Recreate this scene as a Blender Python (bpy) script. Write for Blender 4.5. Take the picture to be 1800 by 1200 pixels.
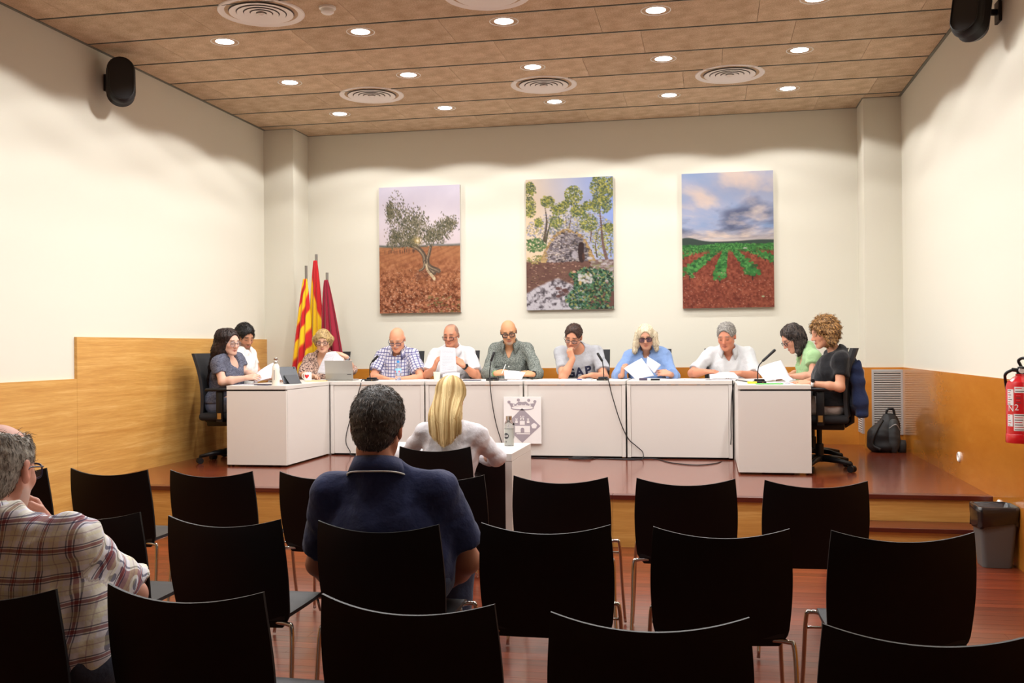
import bpy, bmesh, math, random
import numpy as np
from mathutils import Vector, Matrix
random.seed(7); np.random.seed(7)
for o_ in list(bpy.data.objects): bpy.data.objects.remove(o_)
scene = bpy.context.scene
COL = scene.collection

# ------------------------------------------------------------------ camera
F_PX, ZC, PITCH, YAW, ROLL = 1756.0, 1.4367, .0055, .1939, -.0089
def ray(u, v):
    x = (u-900)/F_PX; y = (v-600)/F_PX
    cr, sr = math.cos(ROLL), math.sin(ROLL)
    x, y = cr*x+sr*y, -sr*x+cr*y
    cp, sp = math.cos(PITCH), math.sin(PITCH)
    fw = cp+y*sp; dz = sp-y*cp
    cy, sy = math.cos(YAW), math.sin(YAW)
    return Vector((x*cy-fw*sy, x*sy+fw*cy, dz))
CAM = Vector((0, 0, ZC))
def at(u, v, Y):            # a point at depth Y in the room
    d = ray(u, v); return CAM+d*(Y/d.y)
def atz(u, v, Z):           # a point on a horizontal plane
    d = ray(u, v); return CAM+d*((Z-ZC)/d.z)
fwd = ray(900, 600).normalized(); rgt = (ray(901, 600)-ray(900, 600)).normalized(); upv = rgt.cross(fwd)
cam = bpy.data.cameras.new('camera'); camo = bpy.data.objects.new('camera', cam); COL.objects.link(camo)
camo.matrix_world = Matrix(((rgt.x, upv.x, -fwd.x, 0), (rgt.y, upv.y, -fwd.y, 0), (rgt.z, upv.z, -fwd.z, ZC), (0, 0, 0, 1)))
cam.sensor_width = 36; cam.lens = F_PX/1800*36; cam.clip_start = .05
scene.camera = camo
# ------------------------------------------------------------------ world, exposure
w = bpy.data.worlds.new('world'); scene.world = w; w.use_nodes = True
w.node_tree.nodes['Background'].inputs[0].default_value = (1, .95, .88, 1)
w.node_tree.nodes['Background'].inputs[1].default_value = .02
vs = scene.view_settings
vs.view_transform = 'Standard'; vs.look = 'None'; vs.gamma = 1; vs.exposure = 0; vs.use_curve_mapping = False
LAMP_W = 92.0               # watts of each ceiling downlight
LAMP_ROWS = [(10.12, 1), (8.82, 1), (7.53, 1), (6.24, 1), (4.95, 1), (3.66, .6)]
LAMP_XS = [-3.842, -2.68, -1.52, -.36, .79]
LAMP_COL = (1.0, .99, .985)

# ------------------------------------------------------------------ helpers
def lin(c):
    return tuple((x/255/12.92 if x <= 10 else ((x/255+.055)/1.055)**2.4) for x in c)
class NT:
    def __init__(s, name):
        s.m = bpy.data.materials.new(name); s.m.use_nodes = True
        s.t = s.m.node_tree; s.b = s.t.nodes['Principled BSDF']
    def n(s, typ, props=None, **inp):
        nd = s.t.nodes.new('ShaderNode'+typ)
        for k, v in (props or {}).items(): setattr(nd, k, v)
        for k, v in inp.items():
            k = k.replace('_', ' ')
            sock = nd.inputs[int(k[1:])] if k[0] == 'i' and k[1:].isdigit() else nd.inputs[k]
            s.put(sock, v)
        return nd
    def put(s, sock, v):
        if isinstance(v, bpy.types.NodeSocket): s.t.links.new(v, sock)
        elif isinstance(v, bpy.types.Node): s.t.links.new(v.outputs[0], sock)
        else:
            if isinstance(v, tuple) and len(v) == 3 and sock.type == 'RGBA': v = v+(1,)
            sock.default_value = v
    def set(s, **kw):
        for k, v in kw.items(): s.put(s.b.inputs[k.replace('_', ' ')], v)
        return s
    def mix(s, fac, a, b, mode='MIX'):
        nd = s.t.nodes.new('ShaderNodeMix'); nd.data_type = 'RGBA'; nd.blend_type = mode
        s.put(nd.inputs[0], fac); s.put(nd.inputs[6], a); s.put(nd.inputs[7], b); return nd.outputs[2]
    def math(s, op, a, b=0.0, c=0.0):
        nd = s.t.nodes.new('ShaderNodeMath'); nd.operation = op
        s.put(nd.inputs[0], a); s.put(nd.inputs[1], b); s.put(nd.inputs[2], c); return nd.outputs[0]
    def ramp(s, fac, stops):
        nd = s.t.nodes.new('ShaderNodeValToRGB'); cr = nd.color_ramp
        while len(cr.elements) < len(stops): cr.elements.new(.5)
        for e, (p, c) in zip(cr.elements, stops): e.position = p; e.color = tuple(c)+(1,)
        s.put(nd.inputs[0], fac); return nd.outputs[0]
    def coord(s, scale=(1, 1, 1), kind='Object', rot=(0, 0, 0)):
        tc = s.t.nodes.new('ShaderNodeTexCoord'); mp = s.t.nodes.new('ShaderNodeMapping')
        mp.inputs['Scale'].default_value = scale; mp.inputs['Rotation'].default_value = rot
        s.t.links.new(tc.outputs[kind], mp.inputs[0]); return mp.outputs[0]
    def bump(s, h, strength=.2, dist=.01):
        nd = s.n('Bump', Strength=strength, Distance=dist, Height=h)
        s.t.links.new(nd.outputs[0], s.b.inputs['Normal'])
def simple(name, rgb, rough=.5, metal=0., spec=.5, bump=0, bscale=200, var=0., **kw):
    t = NT(name); c = lin(rgb)
    t.set(Base_Color=c, Roughness=rough, Metallic=metal, Specular_IOR_Level=spec, **kw)
    if var:
        nz = t.n('TexNoise', Vector=t.coord(), Scale=6., Detail=4.)
        t.set(Base_Color=t.mix(nz.outputs[0], tuple(x*(1-var) for x in c), tuple(min(1, x*(1+var)) for x in c)))
    if bump:
        nz = t.n('TexNoise', Vector=t.coord(), Scale=float(bscale), Detail=2.); t.bump(nz.outputs[0], bump, .002)
    return t.m
def wood(name, cols, scale, rough=.4, coat=0., ring=9., bump=.05, rnd=0., fine=1.0, spec=.5):
    """grain runs along the axis with the small scale factor"""
    t = NT(name)
    oi = t.n('ObjectInfo'); co = t.coord(scale)
    off = t.n('VectorMath', {'operation': 'MULTIPLY_ADD'}, i0=oi.outputs['Random'], i1=(37., 19., 53.), i2=co)
    v = off.outputs[0] if rnd else co
    n1 = t.n('TexNoise', Vector=v, Scale=1., Detail=5., Roughness=.62, Distortion=.6)
    n2 = t.n('TexNoise', Vector=v, Scale=ring, Detail=3., Roughness=.6)
    f = t.math('ADD', t.math('MULTIPLY', n1.outputs[0], 1-.35*fine), t.math('MULTIPLY', n2.outputs[0], .35*fine))
    c = t.ramp(f, [(.34, lin(cols[0])), (.52, lin(cols[1])), (.68, lin(cols[2]))])
    if rnd:
        k = t.math('ADD', t.math('MULTIPLY', oi.outputs['Random'], rnd), 1-rnd/2)
        c = t.mix(1., c, t.n('CombineColor', i0=k, i1=k, i2=k).outputs[0], 'MULTIPLY')
    t.set(Base_Color=c, Roughness=rough, Coat_Weight=coat, Coat_Roughness=.12, Specular_IOR_Level=spec)
    if bump: t.bump(n2.outputs[0], bump, .002)
    return t.m

class MB:
    def __init__(s): s.v = []; s.f = []
    def add(s, vs_, fs):
        o = len(s.v); s.v += [tuple(p) for p in vs_]; s.f += [tuple(i+o for i in f) for f in fs]; return s
    def box(s, lo, hi, bev=0.):
        lo = Vector(lo); hi = Vector(hi)
        if bev <= 0:
            x0, y0, z0 = lo; x1, y1, z1 = hi
            return s.add([(x0, y0, z0), (x1, y0, z0), (x1, y1, z0), (x0, y1, z0), (x0, y0, z1), (x1, y0, z1), (x1, y1, z1), (x0, y1, z1)],
                         [(0, 3, 2, 1), (4, 5, 6, 7), (0, 1, 5, 4), (1, 2, 6, 5), (2, 3, 7, 6), (3, 0, 4, 7)])
        bm = bmesh.new(); bmesh.ops.create_cube(bm, size=1)
        for q in bm.verts: q.co = Vector((lo[i]+(q.co[i]+.5)*(hi[i]-lo[i]) for i in range(3)))
        bmesh.ops.bevel(bm, geom=bm.edges[:], offset=bev, segments=2, affect='EDGES', profile=.5)
        bm.verts.index_update(); s.add([q.co for q in bm.verts], [[q.index for q in f.verts] for f in bm.faces]); bm.free(); return s
    def obox(s, c, size, R, bev=0.):
        m = MB().box([-x/2 for x in size], [x/2 for x in size], bev); R = R.to_3x3(); c = Vector(c)
        return s.add([R@Vector(p)+c for p in m.v], m.f)
    def tube(s, path, r, n=8, caps=True):
        path = [Vector(p) for p in path]; rs = r if isinstance(r, (list, tuple)) else [r]*len(path)
        vv = []; ff = []; nrm = None
        for i, p in enumerate(path):
            t = (path[min(i+1, len(path)-1)]-path[max(i-1, 0)]).normalized()
            if nrm is None: nrm = t.orthogonal().normalized()
            else:
                nrm = (nrm-t*nrm.dot(t)); nrm = nrm.normalized() if nrm.length > 1e-6 else t.orthogonal().normalized()
            b = t.cross(nrm)
            for k in range(n):
                a = 2*math.pi*k/n; vv.append(p+(nrm*math.cos(a)+b*math.sin(a))*rs[i])
        for i in range(len(path)-1):
            for k in range(n):
                a = i*n+k; b2 = i*n+(k+1) % n; ff.append((a, b2, b2+n, a+n))
        if caps: ff.append(tuple(range(n))[::-1]); ff.append(tuple(range((len(path)-1)*n, len(path)*n)))
        return s.add(vv, ff)
    def lathe(s, prof, n=24, c=(0, 0, 0), axis='z', caps=True):
        vv = []; ff = []; c = Vector(c)
        for r, h in prof:
            for k in range(n):
                a = 2*math.pi*k/n; x, y, z = r*math.cos(a), r*math.sin(a), h
                vv.append(c+(Vector((x, y, z)) if axis == 'z' else Vector((x, z, y)) if axis == 'y' else Vector((z, x, y))))
        for i in range(len(prof)-1):
            for k in range(n):
                a = i*n+k; b = i*n+(k+1) % n; ff.append((a, b, b+n, a+n))
        if caps and prof[0][0] > 1e-6: ff.append(tuple(range(n))[::-1])
        if caps and prof[-1][0] > 1e-6: ff.append(tuple(range((len(prof)-1)*n, len(prof)*n)))
        return s.add(vv, ff)
    def prism(s, pts, h0, h1, fn):
        """polygon pts (a,b) extruded h0..h1, fn(a,b,h)->point"""
        n = len(pts); vv = [fn(a, b, h0) for a, b in pts]+[fn(a, b, h1) for a, b in pts]
        ff = [tuple(range(n))[::-1], tuple(range(n, 2*n))]+[(i, (i+1) % n, n+(i+1) % n, n+i) for i in range(n)]
        return s.add(vv, ff)
    def grid(s, nu, nv, fn, close=False):
        vv = [fn(i/(nu-1), j/(nv-1)) for j in range(nv) for i in range(nu)]
        ff = [(j*nu+i, j*nu+i+1, (j+1)*nu+i+1, (j+1)*nu+i) for j in range(nv-1) for i in range(nu-1)]
        return s.add(vv, ff)
    def mesh(s, name, smooth=False):
        me = bpy.data.meshes.new(name); me.from_pydata(s.v, [], s.f); me.validate(); me.update()
        bm = bmesh.new(); bm.from_mesh(me); bmesh.ops.recalc_face_normals(bm, faces=bm.faces); bm.to_mesh(me); bm.free()
        if smooth: me.polygons.foreach_set('use_smooth', [True]*len(me.polygons))
        return me
def link(name, me, parent=None, loc=None):
    o = bpy.data.objects.new(name, me); COL.objects.link(o)
    if parent is not None: o.parent = parent
    if loc is not None: o.location = loc
    return o
def obj(name, mb, mat, parent=None, smooth=False, world=False, auto=None):
    """one mesh object; world=True: vertices are in world coordinates, shifted into the parent's frame"""
    if world and parent is not None:
        L = origin(parent); mb.v = [(p[0]-L.x, p[1]-L.y, p[2]-L.z) for p in mb.v]
    me = mb.mesh(name, smooth or auto is not None); me.materials.append(mat)
    if auto is not None: me.set_sharp_from_angle(angle=math.radians(auto))
    return link(name, me, parent)
def origin(o):
    L = Vector(o.location)
    while o.parent: o = o.parent; L += Vector(o.location)
    return L
def tag(o, label, cat, group=None):
    o['label'] = label; o['category'] = cat
    if group: o['group'] = group
    return o
def thing(name, label, cat, loc=(0, 0, 0), rz=0., group=None):
    o = bpy.data.objects.new(name, None); COL.objects.link(o); o.location = loc; o.rotation_euler = (0, 0, rz); o.empty_display_size = .1
    return tag(o, label, cat, group)
def struct(name, mb, mat, parent=None, **kw):
    o = obj(name, mb, mat, parent, **kw)
    if parent is None: o['kind'] = 'structure'
    return o
def copytree(o, parent=None):
    c = o.copy(); COL.objects.link(c); c.parent = parent
    for ch in o.children: copytree(ch, c)
    return c
def dup(o, loc, rz=0., label=None):
    c = copytree(o); c.location = loc; c.rotation_euler = (0, 0, rz)
    if label: c['label'] = label
    return c
def text_mesh(s, size=1., font_extrude=0., bold=0.):
    cu = bpy.data.curves.new('lettering', 'FONT'); cu.body = s; cu.size = size; cu.align_x = 'CENTER'; cu.align_y = 'CENTER'; cu.extrude = font_extrude; cu.offset = size*bold
    o = bpy.data.objects.new('lettering', cu); COL.objects.link(o)
    me = bpy.data.meshes.new_from_object(o.evaluated_get(bpy.context.evaluated_depsgraph_get()))
    bpy.data.objects.remove(o); bpy.data.curves.remove(cu); return me
def V(*a): return Vector(a)

# ------------------------------------------------------------------ materials
m_wall = simple('wall_paint', (218, 214, 199), .9, spec=.15, bump=.03, bscale=500)
m_ceilslab = simple('ceiling_void', (60, 58, 50), .9)
m_metal = simple('rail_metal', (120, 124, 118), .45, .6)
m_oak = wood('oak_laminate_left', ((186, 132, 62), (205, 154, 80), (221, 176, 106)), (14, .9, 22), .45, ring=7., bump=.03)
m_oakx = wood('oak_laminate_riser', ((186, 132, 62), (203, 150, 76), (219, 172, 100)), (.9, 14, 22), .45, ring=7., bump=.03)
m_maple = wood('maple_veneer', ((180, 110, 34), (190, 120, 42), (200, 132, 52)), (.8, .8, 3.2), .22, coat=.6, ring=8., bump=0, fine=.7)
m_merbau = wood('merbau_plank', ((86, 34, 18), (114, 48, 24), (140, 64, 34)), (.7, 30, 30), .3, coat=.35, ring=4., bump=.02, rnd=.5)
m_stage = wood('merbau_stage', ((92, 36, 20), (116, 50, 28), (138, 64, 38)), (.6, 13, 13), .26, coat=.5, ring=5., bump=.02)
m_nosing = wood('merbau_nosing', ((70, 22, 14), (86, 30, 18), (100, 38, 24)), (.7, 30, 30), .3, coat=.3, ring=4., bump=0)
m_white = simple('white_laminate', (216, 211, 204), .42, bump=.02, bscale=300)
m_whiteplain = simple('white_plastic', (238, 236, 230), .35)
m_dark = simple('dark_gap', (16, 14, 16), .6)
m_black = simple('black_plastic', (15, 15, 17), .42, spec=.35)
m_blackmat = simple('black_fabric', (24, 24, 27), .85, bump=.15, bscale=900)
m_blackmesh = simple('black_mesh_fabric', (34, 34, 37), .75, bump=.3, bscale=700)
m_chrome = simple('chrome', (205, 203, 200), .12, 1.)
m_alu = simple('aluminium', (176, 174, 170), .38, .85)
m_greymetal = simple('grey_painted_metal', (178, 176, 174), .5, .2)
m_paper = simple('paper', (230, 228, 232), .8)

# ------------------------------------------------------------------ room shell
XL, XR, H, YB, YP, PLX, PRX = -4.98, 1.94, 3.944, 11.11, 10.68, -4.62, 1.573
S, YS, W = .372, 7.15, 1.197
Y0 = -2.6
STEPX, STEPY = .75, 7.43
struct('floor', MB().box((XL-.2, Y0-.2, -.12), (XR+.2, YB+.2, -.012)), m_nosing)
floor = bpy.data.objects['floor']
struct('wall_left', MB().box((XL-.15, Y0, -.05), (XL, YB+.15, H+.1)), m_wall)
struct('wall_right', MB().box((XR, Y0, -.05), (XR+.15, YB+.15, H+.1)), m_wall)
struct('wall_back', MB().box((XL, YB, -.05), (XR, YB+.15, H+.1)).box((XL, YP, -.05), (PLX, YB, H+.1)).box((PRX, YP, -.05), (XR, YB, H+.1)), m_wall)
struct('wall_rear', MB().box((XL-.15, Y0-.15, -.05), (XR+.15, Y0, H+.1)), m_wall)
ceil = struct('ceiling', MB().box((XL, Y0, H+.024), (XR, YB, H+.12)), m_ceilslab)
# floor boards, each its own piece, laid along x
bw = .0865
plank_mesh = {}
def plank(L):
    L = round(L, 2)
    if L not in plank_mesh:
        me = MB().box((0, .0006, -.012), (L-.0012, bw-.0006, 0)).mesh('floor_board'); me.materials.append(m_merbau); plank_mesh[L] = me
    return plank_mesh[L]
rows = int((YS+.06-1.95)/bw); yb = YS+.06-rows*bw
for r in range(rows):
    x = XL; first = random.choice([.7, 1.1, 1.5, 1.9])
    while x < XR-.01:
        L = min(first, XR-x); first = 1.9
        if XR-x-L < .3: L = XR-x
        link('floor_board', plank(L), floor, (x, yb+r*bw, 0)); x += L
obj('floor_boards_behind_camera', MB().box((XL, Y0, -.012), (XR, yb-.001, 0)), m_merbau, floor)

# stage
st = struct('floor_stage', MB().prism([(XL, YS+.03), (STEPX, YS+.03), (STEPX, STEPY+.03), (XR, STEPY+.03), (XR, YB), (XL, YB)], 0, S-.032, lambda a, b, h: (a, b, h)), m_dark)
obj('stage_top', MB().prism([(XL, YS+.09), (STEPX+.06, YS+.09), (STEPX+.06, STEPY+.09), (XR, STEPY+.09), (XR, YB), (XL, YB)], S-.032, S, lambda a, b, h: (a, b, h)), m_stage, st)
for k in range(4):
    xa = XL+(STEPX-XL)*k/4; xb = XL+(STEPX-XL)*(k+1)/4+(.06 if k == 3 else 0)
    obj('nosing', MB().box((xa+.001, YS, S-.032), (xb-.001, YS+.09-.001, S+.001), .003), m_nosing, st)
    obj('riser_panel', MB().box((xa+.001, YS+.018, 0), (min(xb, STEPX)-.001, YS+.03, S-.033)), m_oakx, st)
obj('nosing', MB().box((STEPX+.061, STEPY, S-.032), (XR, STEPY+.089, S+.001), .003), m_nosing, st)
obj('riser_panel', MB().box((STEPX+.002, STEPY+.018, S/2), (XR, STEPY+.03, S-.033)), m_oakx, st)
sp = struct('floor_step', MB().box((STEPX, YS+.04, 0), (XR-.1, STEPY+.017, S/2-.03)), m_dark)
obj('step_tread', MB().box((STEPX+.001, YS+.005, S/2-.03), (XR-.08, STEPY+.017, S/2), .003), m_nosing, sp)
obj('riser_panel', MB().box((STEPX+.002, YS+.028, 0), (XR-.09, YS+.04, S/2-.031)), m_oakx, sp)

# wood cladding, left wall: a lower run and a higher run along the stage
cl = struct('trim_1', MB().box((XL, Y0, .0), (XL+.012, YP-.001, 1.2)), m_dark)
CLT = .026
y = 7.17
while y > Y0:
    y2 = max(y-2.4, Y0)
    obj('wood_panel', MB().box((XL, y2+.0012, 0), (XL+CLT, y-.0012, 1.213)), m_oak, cl); y = y2
obj('wood_panel', MB().box((XL, 7.1712, 0), (XL+CLT, 9.55, 1.548)), m_oak, cl)
obj('wood_panel', MB().box((XL, 9.5512, 0), (XL+CLT, YP-.002, 1.548)), m_oak, cl)
# maple wainscot: back wall, pillars, right wall
wn = struct('trim_2', MB().box((PLX+.02, YB-.006, S), (PRX-.02, YB, W-.02)), m_dark)
xs_ = np.linspace(PLX, PRX, 6)
for a, b in zip(xs_[:-1], xs_[1:]): obj('veneer_panel', MB().box((a+.001, YB-.02, S), (b-.001, YB-.004, W)), m_maple, wn)
obj('veneer_panel', MB().box((XL+CLT+.001, YP-.016, S), (PLX+.016, YP, W)), m_maple, wn)
obj('veneer_panel', MB().box((PLX, YP+.001, S), (PLX+.016, YB-.021, W)), m_maple, wn)
obj('veneer_panel', MB().box((PRX-.016, YP-.016, S), (XR-.017, YP, W)), m_maple, wn)
obj('veneer_panel', MB().box((PRX-.016, YP+.001, S), (PRX, YB-.021, W)), m_maple, wn)
for a, b in ((9.1, YP), (6.7, 9.1), (4.3, 6.7), (1.9, 4.3), (-.5, 1.9), (Y0, -.5)):
    obj('veneer_panel', MB().box((XR-.016, a+.0008, 0 if a < YS else S-.02 if a > 8 else 0), (XR, b-.0008, W)), m_maple, wn)

# ceiling: wood-fibre boards in rows, metal rails between
def ceiling_mat():
    t = NT('wood_fibre_board'); co = t.coord((1, 1, 1)); oi = t.n('ObjectInfo')
    n1 = t.n('TexNoise', Vector=co, Scale=95., Detail=4., Roughness=.75); n2 = t.n('TexNoise', Vector=co, Scale=7., Detail=3.)
    f = t.math('ADD', t.math('MULTIPLY', n1.outputs[0], .65), t.math('MULTIPLY', n2.outputs[0], .35))
    c = t.ramp(f, [(.36, lin((172, 146, 116))), (.52, lin((204, 179, 150))), (.68, lin((230, 210, 186)))])
    k = t.math('ADD', t.math('MULTIPLY', oi.outputs['Random'], .14), .93)
    c = t.mix(1., c, t.n('CombineColor', i0=k, i1=k, i2=k).outputs[0], 'MULTIPLY')
    t.set(Base_Color=c, Roughness=.95, Specular_IOR_Level=.1); t.bump(n1.outputs[0], .5, .004); return t.m
m_ceil = ceiling_mat()
CP, CY = .6327, 10.515
cb_mesh = {}
def cboard(L, D):
    k = (round(L, 3), round(D, 3))
    if k not in cb_mesh:
        me = MB().box((.0015, .0, 0), (L-.0015, D, .02)).mesh('ceiling_board'); me.materials.append(m_ceil); cb_mesh[k] = me
    return cb_mesh[k]
def crow(ya, yb_, off, x0=XL+.025, x1=XR-.025):
    x = x0; L = off
    while x < x1-.01:
        LL = min(L, x1-x)
        if x1-x-LL < .12: LL = x1-x
        link('ceiling_board', cboard(LL, yb_-ya), ceil, (x, ya, H)); x += LL; L = 1.2
m_ceilrail = simple('ceiling_rail', (124, 126, 116), .5, .35)
crow(CY+.016, YB-.012, .95, PLX+.0, PRX)
crow(CY+.016, YP-.012, .35, XL+.025, PLX); crow(CY+.016, YP-.012, .36, PRX, XR-.025)
for k in range(10):
    ya = CY-(k+1)*CP+.016; yb_ = CY-k*CP-.016
    crow(ya, yb_, [.55, 1.15, .3, .85][k % 4])
    obj('ceiling_rail', MB().box((XL, CY-k*CP-.0155, H+.004), (XR, CY-k*CP+.0155, H+.022)).box((XL, CY-k*CP-.004, H-.004), (XR, CY-k*CP+.004, H+.01)), m_ceilrail, ceil)
obj('ceiling_boards_behind_camera', MB().box((XL, Y0, H), (XR, CY-10*CP, H+.02)), m_ceil, ceil)
obj('edge_rail', MB().box((XL, Y0, H-.006), (XL+.024, YP, H+.02)), m_ceilrail, ceil)
obj('edge_rail', MB().box((XR-.024, Y0, H-.006), (XR, YP, H+.02)), m_ceilrail, ceil)
obj('edge_rail', MB().box((PLX, YB-.012, H-.004), (PRX, YB, H+.02)).box((XL, YP-.012, H-.004), (PLX, YP, H+.02)).box((PRX, YP-.012, H-.004), (XR, YP, H+.02)).box((PLX, YP, H-.004), (PLX+.012, YB, H+.02)).box((PRX-.012, YP, H-.004), (PRX, YB, H+.02)), m_ceilrail, ceil)

# ------------------------------------------------------------------ ceiling downlights (each with its own lamp)
def emis(name, col, s):
    t = NT(name); t.set(Base_Color=(0, 0, 0), Emission_Color=tuple(col), Emission_Strength=s); return t.m
m_lamp = emis('lamp_diffuser', (1, .97, .94), 8.)
ring_me = MB().lathe([(.106, .004), (.107, -.003), (.111, -.004), (.114, -.002), (.114, .004)], 32, caps=False).mesh('trim_ring', True); ring_me.materials.append(m_whiteplain)
disc_me = MB().lathe([(.0, -.001), (.05, -.0015), (.1065, .002)], 32).mesh('diffuser', True); disc_me.materials.append(m_lamp)
ordn = {0: 'leftmost', 1: 'second from left', 2: 'middle', 3: 'second from right', 4: 'rightmost'}
rown = ['row nearest the back wall', 'second row from the back wall', 'third row from the back wall', 'row above the front chairs', 'row above the middle chairs', 'row above the nearest chairs']
for ri, (ly, lp) in enumerate(LAMP_ROWS):
    for ci, lx in enumerate(LAMP_XS):
        t = thing('downlight', f'round white ceiling downlight, {ordn[ci]} of the {rown[ri]}', 'ceiling light', (lx, ly, H), 0, 'round ceiling downlights')
        link('trim_ring', ring_me, t); link('diffuser', disc_me, t)
        la = bpy.data.lights.new('downlight_lamp', 'SPOT'); la.shadow_soft_size = .09; la.energy = LAMP_W*lp; la.color = LAMP_COL
        la.spot_size = math.radians(142); la.spot_blend = .12
        lo = link('downlight_lamp', la, t); lo.location = (0, 0, -.008)
# ------------------------------------------------------------------ more helpers
def spline(pts, n=8):
    P = [Vector(p) for p in pts]; P = [P[0]*2-P[1]]+P+[P[-1]*2-P[-2]]; out = []
    for i in range(1, len(P)-2):
        for k in range(n):
            t = k/n; a, b, c, d = P[i-1], P[i], P[i+1], P[i+2]
            out.append(.5*((2*b)+(-a+c)*t+(2*a-5*b+4*c-d)*t*t+(-a+3*b-3*c+d)*t**3))
    out.append(P[-2]); return out
def set_attr(me, name, arr, color=False):
    at_ = me.color_attributes.new(name, 'FLOAT_COLOR', 'POINT') if color else me.attributes.new(name, 'FLOAT_VECTOR', 'POINT')
    a = np.asarray(arr, np.float32)
    if color:
        a = np.concatenate([a, np.ones((len(a), 1), np.float32)], 1); at_.data.foreach_set('color', a.ravel())
    else: at_.data.foreach_set('vector', a.ravel())
def attr_mat(name, attr='paint', rough=.6, spec=.3, bump=0, **kw):
    t = NT(name); a = t.n('Attribute', {'attribute_name': attr}); t.set(Base_Color=a.outputs['Color'], Roughness=rough, Specular_IOR_Level=spec, **kw)
    if bump:
        nz = t.n('TexNoise', Vector=t.coord(), Scale=160., Detail=3.); t.bump(nz.outputs[0], bump, .002)
    return t.m
ZT = S+.735
def tx(u, Y): return at(u, 664, Y).x

# ------------------------------------------------------------------ ceiling diffusers, smoke detector, speakers
m_vent = simple('vent_paint', (240, 234, 228), .5)
def ceiling_vent(x, y, label):
    t = thing('ceiling_vent', label, 'air vent', (x, y, H), 0, 'round ceiling air diffusers')
    obj('outer_ring', MB().lathe([(.235, .004), (.3, -.004), (.312, -.01), (.318, -.004), (.318, .004)], 48, caps=False), m_vent, t, True)
    for k, (r, r2) in enumerate(((.234, .186), (.178, .134), (.126, .086), (.078, .04))):
        obj('cone_ring', MB().lathe([(r, -.013), (r2, -.006), (r2, -.004), (r, -.011), (r, -.013)], 40, caps=False), m_vent, t, auto=50)
    obj('centre_cap', MB().lathe([(0, -.03), (.022, -.028), (.034, -.016), (.02, .0)], 24), m_vent, t, auto=50)
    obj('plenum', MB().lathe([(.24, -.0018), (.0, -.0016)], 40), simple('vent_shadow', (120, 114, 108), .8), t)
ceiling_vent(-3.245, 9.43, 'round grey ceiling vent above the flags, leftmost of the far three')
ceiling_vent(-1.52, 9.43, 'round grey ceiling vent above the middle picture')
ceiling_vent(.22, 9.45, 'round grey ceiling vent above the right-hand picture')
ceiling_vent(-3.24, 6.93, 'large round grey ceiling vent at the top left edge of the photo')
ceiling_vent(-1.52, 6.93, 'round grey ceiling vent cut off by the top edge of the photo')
t = thing('smoke_detector', 'small white smoke detector on the ceiling beside the near vent', 'smoke detector', (-2.72, 6.93, H))
obj('base', MB().lathe([(.062, .0), (.062, -.014), (.055, -.018)], 28), m_whiteplain, t, auto=40)
obj('sensor_head', MB().lathe([(.05, -.018), (.047, -.04), (.034, -.05), (0, -.052)], 28), m_whiteplain, t, auto=40)
def pill(w, h, d, rr=.05, n=14):
    """rounded stadium body, front at y=-d/2"""
    mb = MB(); out = []
    for k in range(2*n):
        a = math.pi*k/(n-1) if k < n else math.pi+math.pi*(k-n)/(n-1)
        out.append((math.cos(a), math.sin(a), 1 if k < n else -1))
    lay = []
    for i in range(6): a = i/5*math.pi/2; lay.append((-d/2+rr*(1-math.sin(a)), rr*(1-math.cos(a))))
    lay += [(d/2-rr*1.6, 0), (d/2-rr*.6, rr*.5), (d/2, rr*1.8)]
    N = 2*n; vv = []
    for yy, ins in lay:
        R = w/2-ins
        for cx, sz, sg in out: vv.append((cx*R, yy, sz*R+sg*(h/2-w/2)))
    ff = [tuple(range(N))]+[(i*N+k, i*N+(k+1) % N, (i+1)*N+(k+1) % N, (i+1)*N+k) for i in range(len(lay)-1) for k in range(N)]+[tuple(range((len(lay)-1)*N, len(lay)*N))]
    return mb.add(vv, ff)
m_spk = simple('speaker_black', (13, 12, 15), .5, bump=.1, bscale=600)
def speaker(loc, rz, tilt, w, h, d, label, wallx, wp):
    t = thing('loudspeaker', label, 'speaker', loc, 0, 'wall loudspeakers')
    R = Matrix.Rotation(rz, 4, 'Z') @ Matrix.Rotation(tilt, 4, 'X')
    b = obj('cabinet', pill(w, h, d), m_spk, t, auto=35); b.matrix_local = R
    g = obj('front_grille', pill(w*.86, h*.9, .02, .008), m_spk, b, auto=35); g.location = (0, -d/2-.004, 0)
    obj('bracket', MB().tube([(0, 0, 0), wp], .022, 10).obox(Vector(wp), (.02, .1, .14), Matrix()), m_spk, t)
speaker((-4.80, 7.56, 3.675), math.radians(38), math.radians(-8), .225, .41, .2, 'black wall loudspeaker with rounded ends above the wood panelling, left wall', XL, (-.168, .08, .02))
speaker((1.75, 7.10, 3.63), math.radians(-42), math.radians(-14), .22, .40, .2, 'black wall loudspeaker with rounded ends high on the right wall', XR, (.178, .09, .02))

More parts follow.
